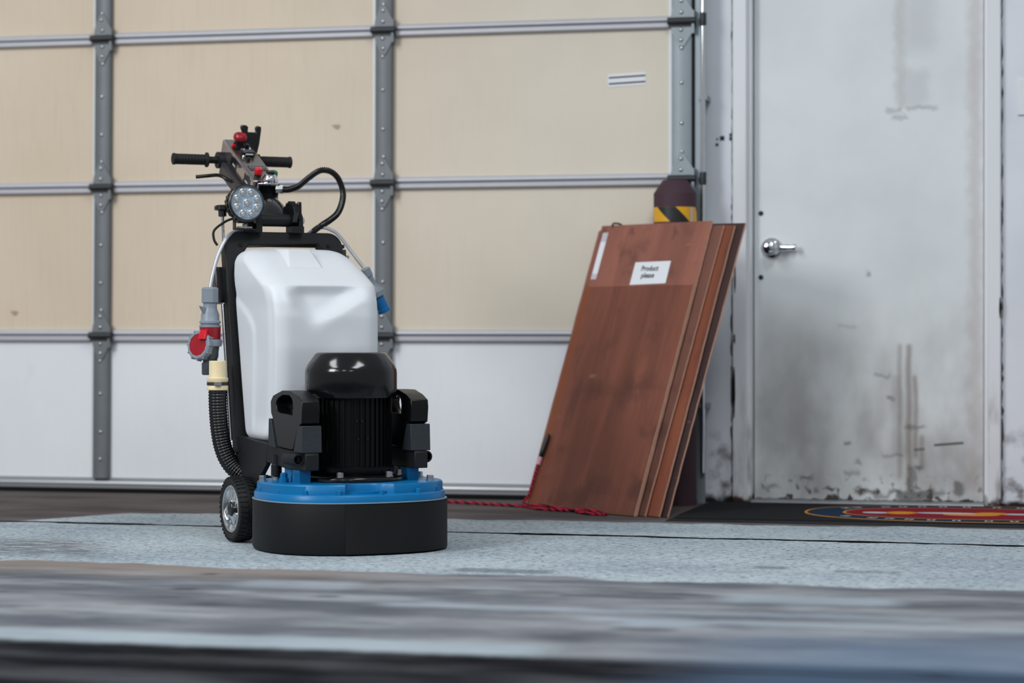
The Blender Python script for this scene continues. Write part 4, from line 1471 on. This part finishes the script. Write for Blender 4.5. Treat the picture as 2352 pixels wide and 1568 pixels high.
# --- silver armoured cables
M['cable'] = plain('silver_cable', (190, 194, 200), 0.3, 0.45, 0.1, 60)
cb = resample(spline([(.085, .60, .985), (.104, .585, 1.008), (.136, .572, 1.021), (.165, .568, 1.014), (.192, .566, .998), (.224, .560, .958), (.255, .545, .912), (.274, .536, .886)], 8), .003)
MB().tube(cb, .0062, 12, rfun=lambda i, k: .0062 if i % 2 else .0058).build('power_cable', M['cable'], G)
cb = resample(spline([(-.12, .60, 1.0), (-.160, .585, 1.004), (-.190, .575, .990), (-.212, .565, .965), (-.236, .556, .920), (-.253, .548, .872), (-.264, .543, .830), (-.268, .541, .808)], 8), .003)
MB().tube(cb, .0066, 12, rfun=lambda i, k: .0066 if i % 2 else .0062).build('power_cable', M['cable'], G)

# --- blue plug on the right
q0, q1 = Vector((.275, .538, .884)), Vector((.349, .532, .737))
qd_ = (q1 - q0).normalized()
LQ = (q1 - q0).length
pl = MB().lathe([(.016, 0), (.019, .003), (.019, .030), (.0165, .032), (.0155, .045), (.016, .060), (.026, .083), (.031, .088), (.031, .104), (.024, .106)], q0, qd_, 20,
                cog=lambda i: 1.0 if i % 2 else .97).build('blue_plug_body', M['grey_plastic'], G, smooth=30)
MB().lathe([(.0205, .104), (.0205, .150), (.0225, .152), (.0225, .163), (.019, .164)], q0, qd_, 28).build('plug_sleeve', M['blue_plug'], pl, smooth=40)
MB().lathe([(.017, .162), (.0165, .1646)], q0, qd_, 20).build('plug_mouth', M['dark_gap'], pl)

# --- red and grey connector pair on the left
c_ = Vector((-.268, .540, 0))
cn_t = MB()
cn_t.lathe([(.018, .818), (.025, .816), (.0275, .812), (.0275, .768), (.024, .766)], c_, (0, 0, 1), 24, cog=lambda i: 1.0 if i % 3 else 1.05)
cn_t.build('cable_nut', M['grey_plastic'], G, smooth=25)
conn = MB().lathe([(.0225, .768), (.0225, .752), (.0235, .745), (.030, .728), (.0305, .710), (.032, .708), (.035, .706), (.035, .6995), (.031, .698), (.031, .694), (.0355, .693), (.0355, .687), (.03, .686)], c_, (0, 0, 1), 32).build('plug_body', M['grey_plastic'], G, smooth=40)
MB().prism([(0, 0), (.024, .006), (.018, -.004), (.0, -.028)], c_ + Vector((-.020, -.010, .750)), Vector((-.9, -.4, 0)).normalized(), (0, 0, 1), Vector((.4, -.9, 0)).normalized(), -.004, .004).build('catch', M['grey_plastic'], conn)
so = MB().lathe([(.0345, .688), (.0345, .648), (.033, .646)], c_, (0, 0, 1), 36).build('socket_collar', M['red_plastic'], G, smooth=40)
MB().hexa([tuple(c_ + Vector(p)) for p in ((-.050, -.018, .648), (-.035, -.046, .648), (-.018, -.034, .650), (-.030, .0, .650), (-.038, -.010, .676), (-.026, -.034, .676), (-.016, -.028, .684), (-.028, -.004, .684))]).build('flap_hinge', M['red_bright'], so, bevel=.002)
MB().lathe([(.0365, .647), (.0375, .644), (.0375, .626), (.035, .624)], c_, (0, 0, 1), 30, cog=lambda i: 1.0 if i % 5 else 1.03).build('lock_ring', M['grey_plastic'], so, smooth=25)
MB().lathe([(.031, .626), (.028, .606), (.0275, .590), (.024, .582), (.0235, .572), (.0275, .570), (.027, .535), (.024, .531)], c_, (0, 0, 1), 28).build('socket_body', M['dark_grey_plastic'], so, smooth=40)
# round flap cap
cc = Vector((-.308, .535, .629))
cdn = Vector((-.86, -.46, .14)).normalized()
cap = MB().lathe([(.042, -.020), (.0475, -.018), (.0485, -.010), (.0475, .002), (.043, .006), (.036, .006), (.036, .003)], cc, cdn, 48, cog=lambda i: 1.035 if i % 4 == 0 else 1.0).build('flap_cap', M['grey_plastic'], G, smooth=25)
MB().lathe([(.0365, 0), (.0365, .0045), (.003, .0050)], cc, cdn, 40).build('cap_disc', M['red_plastic'], cap)
for i in range(12):
    a = 2 * math.pi * i / 12
    uu, vv_, _ = basis(cdn)
    rd = uu * math.cos(a) + vv_ * math.sin(a)
    MB().obox(cc, rd, cdn.cross(rd), cdn, .0455, .0520, -.002, .002, -.018, .003).build('cap_rib', M['grey_plastic'], cap)

# --- cream hose coupling and ribbed suction hose
h_ = Vector((-.262, .482, 0))
cpn = MB().lathe([(.026, .578), (.028, .576), (.028, .526), (.0285, .524), (.0345, .522), (.0345, .512), (.033, .510), (.033, .498), (.0345, .496), (.0345, .484), (.030, .482)], h_, (0, 0, 1), 40).build('hose_coupling', M['cream'], G, smooth=40)
MB().lathe([(.033, .509), (.0352, .509), (.0352, .499), (.033, .499)], h_, (0, 0, 1), 36).build('hose_clamp', M['hinge_dark'], cpn)
MB().obox(h_ + Vector((-.012, -.036, .504)), (.94, -.3, 0), (.3, .94, 0), (0, 0, 1), -.012, .012, -.006, .004, -.005, .005).build('clamp_screw', M['zinc'], cpn)
hp = resample(spline([(-.262, .482, .495), (-.262, .482, .45), (-.260, .482, .405), (-.256, .480, .355), (-.248, .476, .305), (-.234, .468, .262), (-.212, .455, .228), (-.178, .43, .200), (-.13, .39, .18), (-.08, .33, .165), (-.05, .26, .155)], 12), .0024)
MB().tube(hp, .028, 60, rfun=lambda i, k: .0275 + .0014 * math.cos(2 * math.pi * i / 4.0) + .0017 * math.cos(2 * math.pi * k / 3.0)).build('suction_hose', M['black_gloss'], G, smooth=80)
